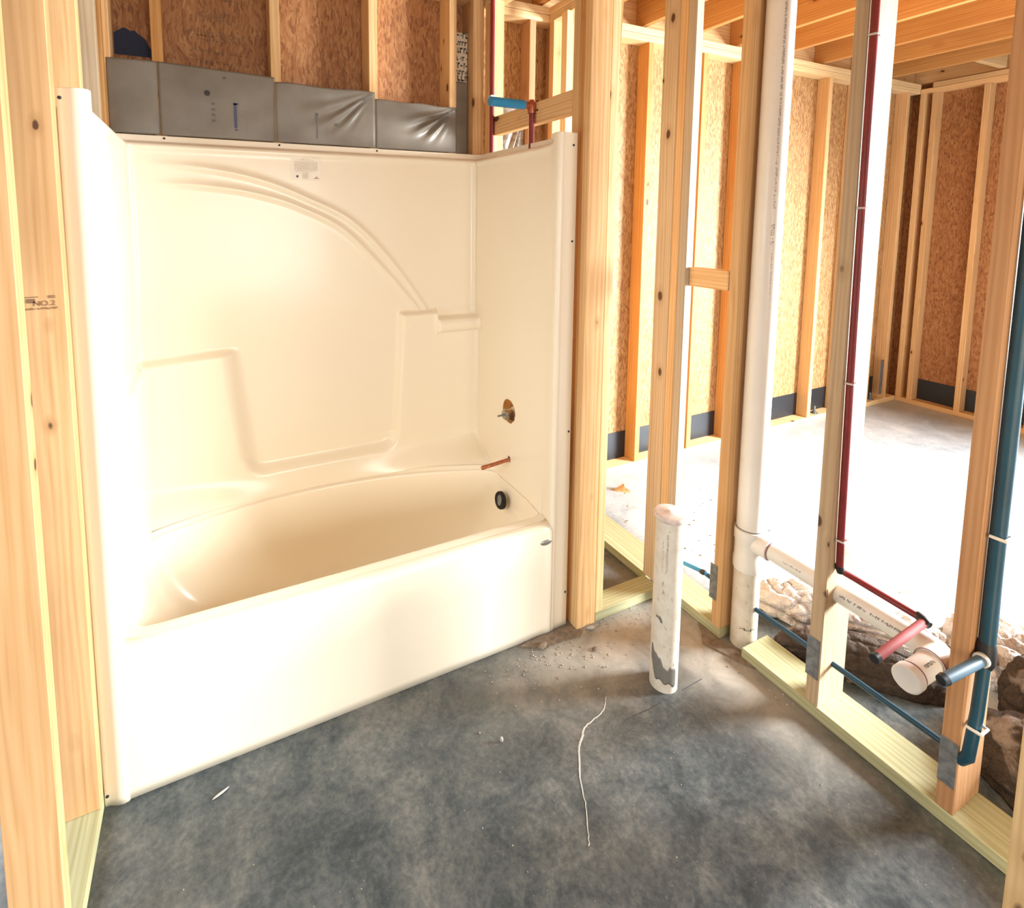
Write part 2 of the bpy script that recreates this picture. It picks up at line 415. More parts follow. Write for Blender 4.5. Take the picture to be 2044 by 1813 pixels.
# ---- back wall (exterior): the part behind the tub stands nearer, the rest at y 0.88
wb = empty('wall_back', kind='structure')
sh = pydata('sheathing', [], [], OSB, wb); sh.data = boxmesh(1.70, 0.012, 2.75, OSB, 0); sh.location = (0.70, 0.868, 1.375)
for x in (-0.02, 0.148, 0.567, 0.974, 1.358):
    board('stud', wb, x, x+T, 0.7445, 0.861, T, PZ, PINE_O if x == 0.148 else PINE)
board('corner_stud', wb, 1.483, 1.54, 0.7445, 0.861, T, PZ, PINE)
board('bottom_plate', wb, -0.1, 1.54, 0.7445, 0.861, 0, T, TREATED)
board('top_plate', wb, -0.1, 1.54, 0.7445, 0.861, PZ, PZ+2*T, PINE)
# large room part
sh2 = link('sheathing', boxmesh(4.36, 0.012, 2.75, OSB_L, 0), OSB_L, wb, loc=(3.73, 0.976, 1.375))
for x in (1.885, 2.047, 2.36, 2.722, 3.183, 3.56, 3.94, 4.50, 4.88, 5.285, 5.56):
    board('stud', wb, x, x+T+0.002, 0.88, 0.969, T, PZ+0.01, PINE_O if x in (2.722, 3.56, 3.183) else PINE_R if x < 2.1 else PINE)
board('bottom_plate', wb, 1.64, 5.75, 0.88, 0.969, 0, T, PINE_L)
board('top_plate', wb, 1.64, 5.75, 0.88, 0.969, PZ+0.01, PZ+0.01+T, PINE_L)
board('top_plate', wb, 1.64, 5.75, 0.878, 0.969, PZ+0.012+T, PZ+0.012+2*T, PINE_L)
# black flashing strip showing at the foot of the sheathing, bay by bay
xs = [1.66, 1.885, 2.047, 2.36, 2.722, 3.183, 3.56, 3.94, 4.50, 4.88, 5.285, 5.56]
for a, b in zip(xs, xs[1:]):
    link('flashing_strip', boxmesh(b-a-T-0.004, 0.003, 0.175, FLASH, 0), FLASH, wb, loc=((a+T+b)/2+0.001, 0.967, 0.04+0.0875))
# ---- far wall of the large room, running towards the viewer
wf = empty('wall_far', kind='structure')
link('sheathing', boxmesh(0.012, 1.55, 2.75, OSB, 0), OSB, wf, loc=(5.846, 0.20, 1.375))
for y in (0.842, 0.76, 0.44, 0.03, -0.37):
    board('stud', wf, 5.75, 5.839, y, y+T, T, PZ+0.01, PINE)
board('bottom_plate', wf, 5.75, 5.839, -0.56, 0.88, 0, T, PINE)
board('top_plate', wf, 5.75, 5.839, -4.9, 0.88, PZ+0.01, PZ+0.01+T, PINE)
board('top_plate', wf, 5.75, 5.839, -4.9, 0.80, PZ+0.012+T, PZ+0.012+2*T, PINE)
for a, b in ((0.80, 0.479), (0.44, 0.07), (0.03, -0.33)):
    link('flashing_strip', boxmesh(0.003, a-b-0.004, 0.175, FLASH, 0), FLASH, wf, loc=(5.836, (a+b)/2, 0.04+0.0875))
for y in (-0.50, -4.2):   # king studs of the opening
    board('stud', wf, 5.75, 5.839, y-T, y, T, PZ+0.01, PINE)
board('header', wf, 5.75, 5.839, -4.2, -0.54, 2.36, 2.60, PINE)
# steel strap plate and hold-downs at the corner
link('strap_plate', boxmesh(0.045, 0.003, 0.30, GALV), GALV, wb, loc=(5.50, 0.876, 0.24))
for x, y in ((4.66, 0.92), (5.16, 0.92), (5.44, 0.92)):
    lathe('anchor_bolt', [(0, 0.06), (0.008, 0.06), (0.008, 0.016), (0.016, 0.016), (0.016, 0.004), (0.028, 0.004), (0.028, 0), (0, 0)], (x, y, T), (0, 0, 1), GALV, wb, 12)
# ---- end wall of the tub alcove (plumbing end)
wm = empty('wall_middle', kind='structure')
board('stud', wm, 1.545, 1.60, 0.70, 0.74, T, PZ-0.03, PINE)
board('stud', wm, 1.542, 1.594, 0.647, 0.6875, T, PZ-0.03, PINE)
board('post_stud', wm, 1.543, 1.632, 0.022, 0.059, 0.0, PZ-0.03, PINE)
board('post_stud', wm, 1.543, 1.632, -0.0065, 0.0215, 0.0, PZ-0.03, PINE_O)
board('post_stud', wm, 1.543, 1.632, -0.045, -0.007, 0.0, PZ-0.03, PINE)
board('post_stud', wm, 1.635, 1.673, -0.042, 0.047, T, PZ-0.03, PINE_L)
board('blocking', wm, 1.543, 1.580, 0.0595, 0.6465, 1.974, 2.060, PINE)
board('valve_board', wm, 1.572, 1.610, 0.0595, 0.6465, 0.56, 0.83, PINE_O)
board('bottom_plate', wm, 1.542, 1.631, 0.06, 0.74, 0, T, TREATED)
board('top_plate', wm, 1.542, 1.631, -0.045, 0.86, PZ-0.03, PZ-0.03+T, PINE_L)
board('top_plate', wm, 1.542, 1.631, -0.045, 0.86, PZ-0.028+T, PZ-0.028+2*T, PINE)
board('bottom_plate', wm, 1.635, 1.98, -0.042, 0.047, 0, T, TREATED)
board('top_plate', wm, 1.635, 2.15, -0.042, 0.047, PZ-0.03, PZ-0.03+T, PINE_L)
# leaning pale 2x4 inside the short wall
lean = link('leaning_brace', boxmesh(0.089, 0.036, 1.75, PINE_L), PINE_L, wm, loc=(1.690, 0.068, 1.78))
lean.rotation_euler = (0, R(3.0), 0)
# ---- plumbing partition on the right
wr = empty('wall_right', kind='structure')
X0, X1 = 2.008, 2.148
def hole_stud(name, y0, y1, mat): return board(name, wr, X0, X1, y0, y1, T, PZ+0.01, mat)
board('corner_stud', wr, 1.982, 2.020, -0.023, 0.056, T, PZ+0.01, PINE_G)
board('corner_stud', wr, 1.982, 2.020, -0.061, -0.0235, T, PZ+0.01, PINE)
board('corner_stud', wr, 1.982, 2.020, -0.099, -0.0615, T, PZ+0.01, PINE_G)
board('stud', wr, 1.982, 2.018, 0.690, 0.735, T, PZ+0.01, PINE_L)
board('stud', wr, X0, X1, 0.84, 0.878, T, PZ+0.01, PINE)
hole_stud('stud', -0.307, -0.269, PINE)
sC = hole_stud('stud', -0.6615, -0.6235, PINE_G)
sD = hole_stud('stud', -1.000, -0.962, PINE_R)
board('bottom_plate', wr, X0-0.02, X1, 0.048, 0.878, 0, T, TREATED)
board('bottom_plate', wr, X0, X1, -0.309, 0.0, 0, T, TREATED)
board('bottom_plate', wr, X0-0.002, X1, -1.20, -0.400, 0, T, TREATED)
board('top_plate', wr, X0, X1, -2.60, 0.878, PZ+0.01, PZ+0.01+T, PINE_L)
board('top_plate', wr, X0, X1, -2.60, 0.878, PZ+0.012+T, PZ+0.012+2*T, PINE_L)
board('blocking', wr, X0-0.006, X0+T, -0.2685, -0.0995, 1.328, 1.400, PINE)
# jamb stud of the doorway near the viewer
board('jamb_stud', wr, 1.790, 1.879, -1.248, -1.162, 0.0, PZ, PINE_L)
for y in (-2.30, -2.60): board('stud', wr, X0, X1, y, y+T, T, PZ+0.01, PINE)
board('bottom_plate', wr, X0, X1, -2.70, -2.262, 0, T, TREATED)
board('header', wr, X0, X1, -2.262, -1.262, 2.08, 2.20, PINE)
# nail plates on the stud faces
def nailplate(y, z0, z1, w_):
    link('nail_plate', boxmesh(0.0025, w_, z1-z0, GALV, 0.0006), GALV, wr, loc=(X0-0.0015, y, (z0+z1)/2))
nailplate(-0.272, 0.139, 0.279, 0.030); nailplate(-0.6385, 0.128, 0.262, 0.037); nailplate(-0.980, 0.112, 0.240, 0.036)
# ---- left wall
wl = empty('wall_left', kind='structure')
board('stud', wl, -0.092, -0.002, -0.377, -0.339, T, PZ, PINE_N)
board('stud', wl, -0.092, -0.002, -0.040, -0.003, T, PZ, PINE_N)
board('stud', wl, -0.092, -0.002, 0.303, 0.341, T, PZ, PINE)
board('stud', wl, -0.092, -0.002, 0.600, 0.638, T, PZ, PINE_G)
board('corner_stud', wl, -0.092, 0.0, 0.7055, 0.7435, T, PZ, PINE_O)
board('bottom_plate', wl, -0.092, -0.002, -1.3, 0.7435, 0, T, TREATED)
board('top_plate', wl, -0.092, -0.002, -1.3, 0.7435, PZ, PZ+T, PINE_L)
# ---- ceiling: joists, deck, blocking
ce = empty('ceiling', kind='structure')
link('deck', boxmesh(10.4, 6.2, 0.018, OSB_L, 0), OSB_L, ce, loc=(0.72, -2.10, 2.962))
JZ = PZ+0.012+2*T+0.012
for x in (-3.6, -2.4, -1.2, -0.6, 0.3, 0.71, 1.12, 1.53, 1.94, 2.30, 2.68, 3.06, 3.50, 3.93, 4.41, 4.87, 5.31):
    board('joist', ce, x, x+T, -5.1, 0.95, JZ, JZ+0.235, PINE_O)
for x, x2 in ((5.35, 5.75),):
    board('blocking', ce, x, x2, 0.36, 0.40, JZ, JZ+0.09, PINE_L)
    board('blocking', ce, x, x2, -0.05, -0.01, JZ, JZ+0.09, PINE_L)
board('rim_joist', ce, 5.8, 5.84, -5.1, 0.95, JZ, JZ+0.235, PINE)
board('rim_joist', ce, -3.9, 5.84, 0.951, 0.97, JZ-0.01, JZ+0.235, PINE)

# stamp on the sheathing, printed upside down
rn = random.Random(3)
YS = 0.8618
text('print_mark', '24/16', 0.060, (0.375, YS-0.0005, 2.393), (-1, 0, 0), (0, 0, -1), INKF, sh, sx=0.85)
rows = glyphs(-0.12, 0.12, -0.012, 0.020, rn, 0.95)
marks('print_mark', rows, (0.375, YS-0.0003, 2.325), (1, 0, 0), (0, 0, 1), INKF, sh)
rows = []
for b in (-0.03, -0.075, 0.135, 0.165, -0.115):
    rows += glyphs(-0.12, 0.11, b, 0.012, rn, 0.7)
marks('print_mark', rows, (0.385, YS-0.0003, 2.325), (1, 0, 0), (0, 0, 1), INKF, sh)
# dark blue sprayed patch, domed top, in the first bay
pts = [(-0.085, 0.0)]+[(-0.085+0.17*i/14, 0.02+0.075*math.sin(math.pi*i/14)**0.7+rn.uniform(-.008, .008)) for i in range(15)]+[(0.085, 0.0)]
slab_poly('spray_paint', [(0.062+a, 2.205+b) for a, b in pts], YS-0.0016, YS-0.0002, BLUEPAINT, sh, frame=lambda a, b, c: (a, c, b))

# lumber grade stamp on the stud at the tub's left edge
st = [o for o in COL.objects if o.name.startswith('stud') and o.parent == wl][1]
text('grade_stamp', 'NO.2', 0.017, (-0.043, -0.0408, 1.386), (1, 0, 0), (0, 0, 1), INKF, st, sx=1.1)
text('grade_stamp', '003', 0.010, (-0.028, -0.0408, 1.401), (1, 0, 0), (0, 0, 1), INKF, st)
marks('grade_stamp', glyphs(-0.036, 0.028, -0.014, 0.005, rn, 0.95)+[(-0.036, -0.034, -0.004, 0.016), (-0.036, -0.008, 0.015, 0.017), (-0.03, -0.014, 0.002, 0.012)],
      (-0.046, -0.0406, 1.386), (1, 0, 0), (0, 0, 1), INKF, st)

# ================================================================== TUB SHOWER UNIT
W, D, H, HR = 1.524, 0.742, 1.893, 0.434
tub = empty('tub_shower_unit', (0.762, 0.0, 0.0), label='glossy cream one-piece tub and shower surround set in the stud alcove', cat='bathtub')
def sstep(a, b, x):
    if a == b: return 1.0 if x >= a else 0.0
    t = min(1, max(0, (x-a)/(b-a))); return t*t*(3-2*t)
def catmull(pts, n=14):
    out = []
    P = [pts[0]]+pts+[pts[-1]]
    for i in range(1, len(P)-2):
        for k in range(n):
            t = k/n; a, b, c, d = P[i-1], P[i], P[i+1], P[i+2]
            out.append(tuple(0.5*((2*b[j])+(-a[j]+c[j])*t+(2*a[j]-5*b[j]+4*c[j]-d[j])*t*t+(-a[j]+3*b[j]-3*c[j]+d[j])*t**3) for j in (0, 1)))
    out.append(pts[-1]); return out
arch1 = catmull([(0.10, 1.785), (0.25, 1.78), (0.40, 1.762), (0.54, 1.728), (0.68, 1.672), (0.87, 1.577), (1.047, 1.399), (1.215, 1.168)])
arch2 = catmull([(0.13, 1.712), (0.25, 1.712), (0.39, 1.700), (0.52, 1.676), (0.65, 1.634), (0.825, 1.546), (0.977, 1.401), (1.178, 1.170)])
def adist(arch, x, z):
    m = 9
    for a, b in zip(arch, arch[1:]):
        dx, dz = b[0]-a[0], b[1]-a[1]; L = dx*dx+dz*dz
        t = min(1, max(0, ((x-a[0])*dx+(z-a[1])*dz)/L)) if L else 0
        q = (a[0]+dx*t-x)**2+(a[1]+dz*t-z)**2
        if q < m: m = q
    return math.sqrt(m)
def back_depth(x, z):
    """depth of the moulded back wall off the studs"""
    d = 0.046
    # lower shoulders at both ends and the ledge across the bottom
    xl = 0.374+(1.055-z)*0.125
    ztl = 1.040+0.055*x
    L = (1-sstep(xl-0.045, xl+0.040, x))*(1-sstep(ztl-0.022, ztl+0.008, z))
    xr = 1.092-(1.160-z)*0.052
    Rr = sstep(xr-0.016, xr+0.014, x)*(1-sstep(1.146, 1.166, z))
    # rounded bottom of the recess
    cx = min(max(x, 0.50), 0.985); dz = z-0.60
    if z < 0.60:
        rr = math.hypot((x-cx)/1.3, dz); Bt = sstep(0.030, 0.075, rr)
    else: Bt = 0
    blk = max(L, Rr, Bt)
    d += 0.034*blk
    # soap dish: a scooped notch with a rolled front bar
    if 1.22 < x < 1.50 and 1.02 < z < 1.2:
        ix = sstep(1.262, 1.272, x)
        scoop = ix*sstep(1.118, 1.128, z)*(1-sstep(1.158, 1.17, z))
        d -= 0.030*scoop*blk
        bar = ix*max(0, 1-((z-1.090)/0.034)**2)**0.5 if abs(z-1.090) < 0.034 else 0
        d += 0.026*bar
        ox = sstep(1.245, 1.258, x)-ix
        d += 0.010*max(0, ox)*sstep(1.04, 1.06, z)*(1-sstep(1.155, 1.17, z))
    # the wall sweeps out to meet the rim of the basin
    yb = 0.640-0.175*((x-0.70)/0.76)**2
    k = (1-sstep(0.425, 0.575, z))**1.6
    d += max(0, (D-yb-0.014)-d)*k
    # twin ridges of the arch
    if 1.14 < z < 1.82:
        a = min(adist(arch1, x, z), 1); b = min(adist(arch2, x, z), 1)
        f = sstep(0.10, 0.30, x)
        d += f*(0.0085*math.exp(-(a/0.012)**2)+0.0085*math.exp(-(b/0.012)**2))
    return d
def top_profile(z):
    """nailing flange, then the rounded ledge down to the wall"""
    if z > H-0.024: return 0.004/0.046
    t = (H-0.024-z)/0.020
    if t < 1: return 0.09+0.91*math.sqrt(max(0, 1-(1-t)**2))*1.10
    return 1.0+0.10*(1-sstep(1, 2.2, t))
ZB = 0.43
zs = [ZB+(0.62-ZB)*i/26 for i in range(26)]+[0.62+(1.76-0.62)*i/210 for i in range(210)]+[1.76+(H-0.05-1.76)*i/12 for i in range(12)]+[H-0.05+0.05*i/18 for i in range(19)]
rc = 0.062
cols_ = []   # (kind, ...)
def corner_flat(side):
    # plan points of flange and rolled pilaster at the front edge, left side (mirrored for right)
    if side == 'L': p = [(0.000, -0.0030), (0.010, -0.0032), (0.018, -0.006), (0.030, -0.012), (0.044, -0.0145), (0.056, -0.012), (0.064, -0.004), (0.067, 0.008), (0.065, 0.025), (0.060, 0.05)]
    else: p = [(0.000, -0.0030), (0.030, -0.0030), (0.052, -0.0032), (0.060, -0.0045), (0.066, -0.0085), (0.073, -0.0090), (0.078, -0.004), (0.080, 0.010), (0.077, 0.03), (0.070, 0.055)]
    return p
colsL = corner_flat('L'); colsR = corner_flat('R')
verts = []; nz = len(zs); ncol = 0
def addcol(f):
    global ncol
    for z in zs: verts.append(f(z))
    ncol += 1
def low(z): return z if z > 0.62 else (z-ZB)/(0.62-ZB)*0.62
for (px, py) in colsL: addcol(lambda z, px=px, py=py: (px, py, low(z)))
SL = 0.055  # depth of side walls
def side_d(y, z, side):
    d = SL*top_profile(z)
    if side == 'L':
        zt = 1.035-0.0*y
        d += 0.020*(1-sstep(zt-0.022, zt+0.008, z))*sstep(0.10, 0.28, y)
    # flare out to meet the tub rim
    return d+0.010*(1-sstep(0.43, 0.52, z))
ny = 44
RF, XC = 0.022, 0.080     # fillet radius of the inner corners, start of the back wall columns
ysd = [0.075+(D-0.05-0.075)*i/ny for i in range(ny+1)]
def ycap(z, x): return D-bd(x, z)-RF
na = 8
def bd(x, z):
    k = top_profile(z)
    return back_depth(x, z)*k if z > H-0.07 else back_depth(x, z)
def scol(y, side):
    x0 = XC if side == 'L' else W-XC
    def f(z):
        yy = min(y, ycap(z, x0)); d = side_d(yy, z, side)
        if side == 'R': d += 0.012*(1-sstep(0.05, 0.2, yy))
        return (d if side == 'L' else W-d, yy, z)
    return f
def ccol(a, side):
    x0 = XC if side == 'L' else W-XC
    def f(z):
        yc = ycap(z, x0); d = side_d(yc, z, side); r_ = min(RF, XC-d-0.001) if XC-d > 0.002 else 0.001
        x = d+r_-r_*math.cos(a); return (x if side == 'L' else W-x, yc+RF-r_+r_*math.sin(a), z)
    return f
for y in ysd: addcol(scol(y, 'L'))
for i in range(1, na): addcol(ccol(math.pi/2*i/na, 'L'))
nb = 300
for i in range(nb+1):
    x = XC+(W-2*XC)*i/nb
    addcol(lambda z, x=x: (x, D-bd(x, z), z))
for i in range(na-1, 0, -1): addcol(ccol(math.pi/2*i/na, 'R'))
ny2 = 110
for i in range(ny2+1): addcol(scol(D-0.05-(D-0.05-0.075)*i/ny2, 'R'))
for (px, py) in colsR[::-1]: addcol(lambda z, px=px, py=py: (W-px, py, low(z)))
faces = []
for c in range(ncol-1):
    for r_ in range(nz-1):
        a = c*nz+r_; faces.append((a, a+1, a+nz+1, a+nz))
# openings for the valve and the spout in the plumbing end wall
def punch(yc, zc, rad):
    global faces
    cell = 0.007
    idx = [i for i, v in enumerate(verts) if v[0] > W-0.12 and abs(v[1]-yc) < rad+0.02 and abs(v[2]-zc) < rad+0.02 and v[1] < D-0.1]
    for i in idx:
        x, y, z = verts[i]; r_ = math.hypot(y-yc, z-zc)
        if abs(r_-rad) < cell*0.55 and r_ > 1e-4: verts[i] = (x, yc+(y-yc)*rad/r_, zc+(z-zc)*rad/r_)
    idx = set(idx)
    keep = []
    for f_ in faces:
        if f_[0] in idx:
            cy = sum(verts[i][1] for i in f_)/4; cz = sum(verts[i][2] for i in f_)/4
            if math.hypot(cy-yc, cz-zc) < rad-0.0012: continue
        keep.append(f_)
    faces = keep
punch(0.357, 0.750, 0.052)
punch(0.350, 0.536, 0.012)
sur = pydata('surround', verts, faces, ACR, tub, smooth=True)
bmt = bmesh.new(); bmt.from_mesh(sur.data); bmesh.ops.delete(bmt, geom=[v for v in bmt.verts if not v.link_faces], context='VERTS'); bmt.to_mesh(sur.data); bmt.free()
for p in sur.data.polygons: p.use_smooth = True
md = sur.modifiers.new('thickness', 'SOLIDIFY'); md.thickness = 0.0035; md.offset = 1

# basin: concentric rings from the deck down to the bottom
Cx, Cy = 0.76, 0.34
def rim(a):
    """distance from the centre to the rim edge along angle a"""
    c, s = math.cos(a), math.sin(a)
    lo, hi = 0.0, 1.2
    def inside(x, y):
        xl_ = 0.074; xr_ = 1.462; yf = 0.068; yb = 0.640-0.175*((x-0.70)/0.76)**2
        r_ = 0.055
        # rounded corners through a smooth max of the four side distances
        dx = max(xl_-x, x-xr_); dy = max(yf-y, y-yb)
        ax_, ay_ = dx+r_, dy+r_
        return (math.hypot(max(ax_, 0), max(ay_, 0))+min(max(ax_, ay_), 0)-r_) < 0
    for _ in range(30):
        m = (lo+hi)/2
        if inside(Cx+c*m, Cy+s*m): lo = m
        else: hi = m
    return lo
def rectd(a, x0, x1, y0, y1):
    c, s = math.cos(a), math.sin(a); t = 9
    if c > 1e-6: t = min(t, (x1-Cx)/c)
    if c < -1e-6: t = min(t, (x0-Cx)/c)
    if s > 1e-6: t = min(t, (y1-Cy)/s)
    if s < -1e-6: t = min(t, (y0-Cy)/s)
    return t
def botd(a):
    c, s = math.cos(a), math.sin(a); n = 4.0
    hx = 0.56 if c > 0 else 0.44; hy = 0.20
    return 1/((abs(c)/hx)**n+(abs(s)/hy)**n)**(1/n)
NA = 240; V = []; Fc = []
angs = [2*math.pi*i/NA for i in range(NA)]
# snap some rays to the deck's corners
prof = []
for a in angs:
    ro = rectd(a, 0.050, W-0.055, 0.012, D-0.055); rr_ = rim(a); rb = botd(a); s = math.sin(a); c = math.cos(a)
    if Cy+s*ro > 0.10: ro = min(ro, rim(a)+0.030)
    # height of the outer edge: front low, back and sides rise into the wall
    xo, yo = Cx+c*ro, Cy+s*ro
    zo = HR+0.018*sstep(0.05, 0.30, yo)
    ring = [(ro, zo)]
    rr_ = min(rr_, ro-0.006)
    for k in range(1, 7):
        t = k/6; ring.append((ro+(rr_+0.010-ro)*t if ro > rr_+0.012 else ro-0.001*k, zo+(HR+0.002-zo)*sstep(0, 1, t)))
    for k in range(1, 6):
        q = math.pi/2*k/5; ring.append((rr_+0.010-0.012*math.sin(q), HR+0.002-0.012*(1-math.cos(q))))
    for k in range(1, 15):
        t = k/14; rad = (rr_-0.002)+(rb-(rr_-0.002))*(t**1.5); z = HR-0.010-(HR-0.105)*math.sin(t*math.pi/2)**1.05 if False else HR-0.010-(HR-0.10)*(1-(1-t)**1.8)
        ring.append((rad, z))
    for k in range(1, 5):
        t = k/4; ring.append((rb*(1-t*0.995), 0.090-0.012*t))
    prof.append([(Cx+c*r_, Cy+s*r_, z) for r_, z in ring])
nr = len(prof[0])
for p in prof: V += p
for i in range(NA):
    j = (i+1) % NA
    for k in range(nr-1): Fc.append((i*nr+k, j*nr+k, j*nr+k+1, i*nr+k+1))
V.append((Cx, Cy, 0.078)); ci = len(V)-1
for i in range(NA): Fc.append((i*nr+nr-1, ((i+1) % NA)*nr+nr-1, ci))
basin = pydata('basin', V, Fc, ACR, tub, smooth=True)
# apron: skirt with rounded top edge and the flat flanges
ap = [(0.040, HR+0.0005), (0.020, HR+0.0005), (0.010, HR-0.001), (0.001, HR-0.005), (-0.006, HR-0.013), (-0.0085, HR-0.026), (-0.009, 0.30), (-0.009, 0.12), (-0.009, 0.030), (-0.009, 0.001)]
xsA = [0.044, 0.060]+[0.06+1.385*i/40 for i in range(1, 40)]+[1.450]
V = []; Fc = []
for x in xsA:
    f = 1.0
    for (y, z) in ap:
        yy = y if y > 0.002 else y*f-0.003*(1-f)
        if y > 0.0 and f < 1: yy = y*f+0.001*(1-f)
        V.append((x, yy, z))
n = len(ap)
for i in range(len(xsA)-1):
    for k in range(n-1): Fc.append((i*n+k, i*n+k+1, (i+1)*n+k+1, (i+1)*n+k))
apr = pydata('apron', V, Fc, ACR, tub, smooth=True)
md = apr.modifiers.new('thickness', 'SOLIDIFY'); md.thickness = 0.003; md.offset = -1
# screws along the flange
for (x, y, z, ax_) in [(0.176, D-0.0045, 1.884, 'y'), (0.590, D-0.0045, 1.884, 'y'), (1.003, D-0.0045, 1.884, 'y'),
                    (1.507, -0.0035, 1.849, 'y'), (1.510, -0.0035, 1.505, 'y'), (1.515, -0.0035, 0.787, 'y'), (1.517, -0.0035, 0.139, 'y'),
                    (0.006, -0.0035, 1.869, 'y'), (0.006, -0.0035, 0.030, 'y')]:
    lathe('screw', [(0, 0.0025), (0.0022, 0.0022), (0.0042, 0.001), (0.0046, -0.003), (0, -0.003)], (x, y, z), (0, -1, 0), BLACK, tub, 12)
# paper sticker under the flange
SX, SZ, SY = 0.688, 1.797, D-0.0468
rr = lambda a, b: (SX+a, SZ+b)
stk = slab_poly('product_sticker', [rr(-.060, -.055), rr(.058, -.055), rr(.060, .054), rr(-.060, .055)], SY-0.0006, SY, PAPER, tub, frame=lambda a, b, c: (a, c, b))
rn = random.Random(11)
rows = []
for i in range(9): rows += glyphs(-0.047, 0.046, 0.018-i*0.0042, 0.0024, rn, 0.92)
for i in range(6): rows += glyphs(-0.016, 0.008, -0.026-i*0.0042, 0.0024, rn, 0.92)
rows += glyphs(-0.030, 0.030, 0.026, 0.0026, rn)+glyphs(-0.016, 0.016, 0.031, 0.0026, rn)+glyphs(-0.047, 0.035, -0.0205, 0.002, rn)
rows += [(0.030, 0.052, -0.048, -0.045), (0.037, 0.045, -0.045, -0.039)]
rows += glyphs(0.030, 0.056, 0.036, 0.006, rn, 1)
marks('sticker_print', rows, (SX, SY-0.0007, SZ), (1, 0, 0), (0, 0, 1), TAN, stk)
marks('sticker_logo', glyphs(-0.056, -0.028, 0.042, 0.005, rn, 1)+[(-0.055, -0.034, 0.046, 0.049)], (SX, SY-0.0008, SZ), (1, 0, 0), (0, 0, 1), INK, stk)
lathe('sticker_seal', [(0, 0.0006), (0.005, 0.0006), (0.005, 0), (0, 0)], (SX-0.036, SY-0.0006, SZ-0.040), (0, -1, 0), INKB, stk, 16)
# oval badge on the apron
bb = lathe('badge', [(0, 0.0035), (0.020, 0.0030), (0.024, 0.001), (0.024, 0), (0, 0)], (1.419, -0.0095, 0.373), (0, -1, 0), BADGE, tub, 32)
bb.scale = (1, 1, 0.42)
# overflow opening in the basin's end: a dark disc paints the shade inside
ovc = Vector((1.418, 0.340, 0.362)); ovn = Vector((-1, 0, 0.12)).normalized()
ov = lathe('overflow_opening', [(0, 0.001), (0.031, 0.001), (0.0345, 0.004), (0.037, 0.0), (0.037, -0.012), (0, -0.012)], ovc, ovn, DARK, tub, 28)
ovb = lathe('overflow_plate', [(0, 0.002), (0.023, 0.002), (0.024, 0), (0, 0)], ovc+ovn*0.002+Vector((0, -0.004, 0.003)), ovn, GALV, ov, 24); ovb.scale = (1, 0.7, 1.0)

# shower valve in its opening, spout pipe
va = empty('shower_valve', (1.50, 0.355, 0.745), label='bare brass shower valve body poking through the round opening in the end wall', cat='valve')
lathe('valve_body', [(0, 0.0), (0.044, 0.0), (0.044, 0.018), (0.030, 0.022), (0.024, 0.040), (0.026, 0.044), (0.026, 0.066), (0.020, 0.074), (0, 0.076)], (1.522, 0.362, 0.735), (-1, 0, 0), CHROME, va)
tube('valve_stem', [(1.450, 0.362, 0.735), (1.418, 0.364, 0.733)], 0.0042, GALV, va, 10)
lathe('valve_plate', [(0, 0), (0.030, 0), (0.031, 0.006), (0, 0.006)], (1.498, 0.350, 0.722), (-1, 0, 0), COPPER, va)
sp = empty('spout_pipe', (1.5, 0.35, 0.536), label='bare copper tub spout stub sticking out above the tub rim', cat='pipe')
tube('pipe', [(1.520, 0.350, 0.537), (1.345, 0.351, 0.522)], 0.0082, COPPER, sp, 16)
lathe('pipe_end', [(0, 0.0), (0.0092, 0), (0.0092, 0.012), (0.006, 0.016), (0, 0.016)], (1.349, 0.351, 0.5223), (-1, 0, -0.08), COPPER, sp, 16)
# shower riser in the end wall with the blue stub out
ri = empty('shower_riser', (1.53, 0.30, 1.9), label='copper shower riser clipped to the blocking with a thick blue stub pointing left', cat='pipe')
tube('riser_pipe', [(1.528, 0.303, 1.84), (1.528, 0.303, 2.045)], 0.0115, PEXR, ri, 16)
lathe('elbow_fitting', [(0, -0.02), (0.016, -0.02), (0.017, 0.0), (0.015, 0.02), (0.010, 0.034), (0, 0.034)], (1.528, 0.305, 2.035), (0, 0, 1), COPPER, ri, 16)
tube('elbow_stub', [(1.528, 0.306, 2.046), (1.485, 0.306, 2.046)], 0.0145, COPPER, ri, 16)
tube('blue_stub', [(1.492, 0.306, 2.046), (1.335, 0.306, 2.046)], 0.0185, PEXB2, ri, 20)
for dz in (0.012, 0.048): lathe('mount_screw', [(0, 0.004), (0.004, 0.003), (0.004, 0), (0, 0)], (1.5425, 0.283, 2.014+dz), (-1, 0, 0), BLACK, ri, 10)
ph = empty('hot_supply_pipe', (1.53, 0.6, 1.8), label='thin red water pipe climbing beside the corner studs above the tub', cat='pipe')
tube('pipe', [(1.532, 0.642, 0.9), (1.532, 0.646, 2.62)], 0.0105, PEXR, ph, 14)
link('pipe_clamp', boxmesh(0.030, 0.028, 0.010, CLAMP, 0.002), CLAMP, ph, loc=(1.530, 0.641, 2.150))

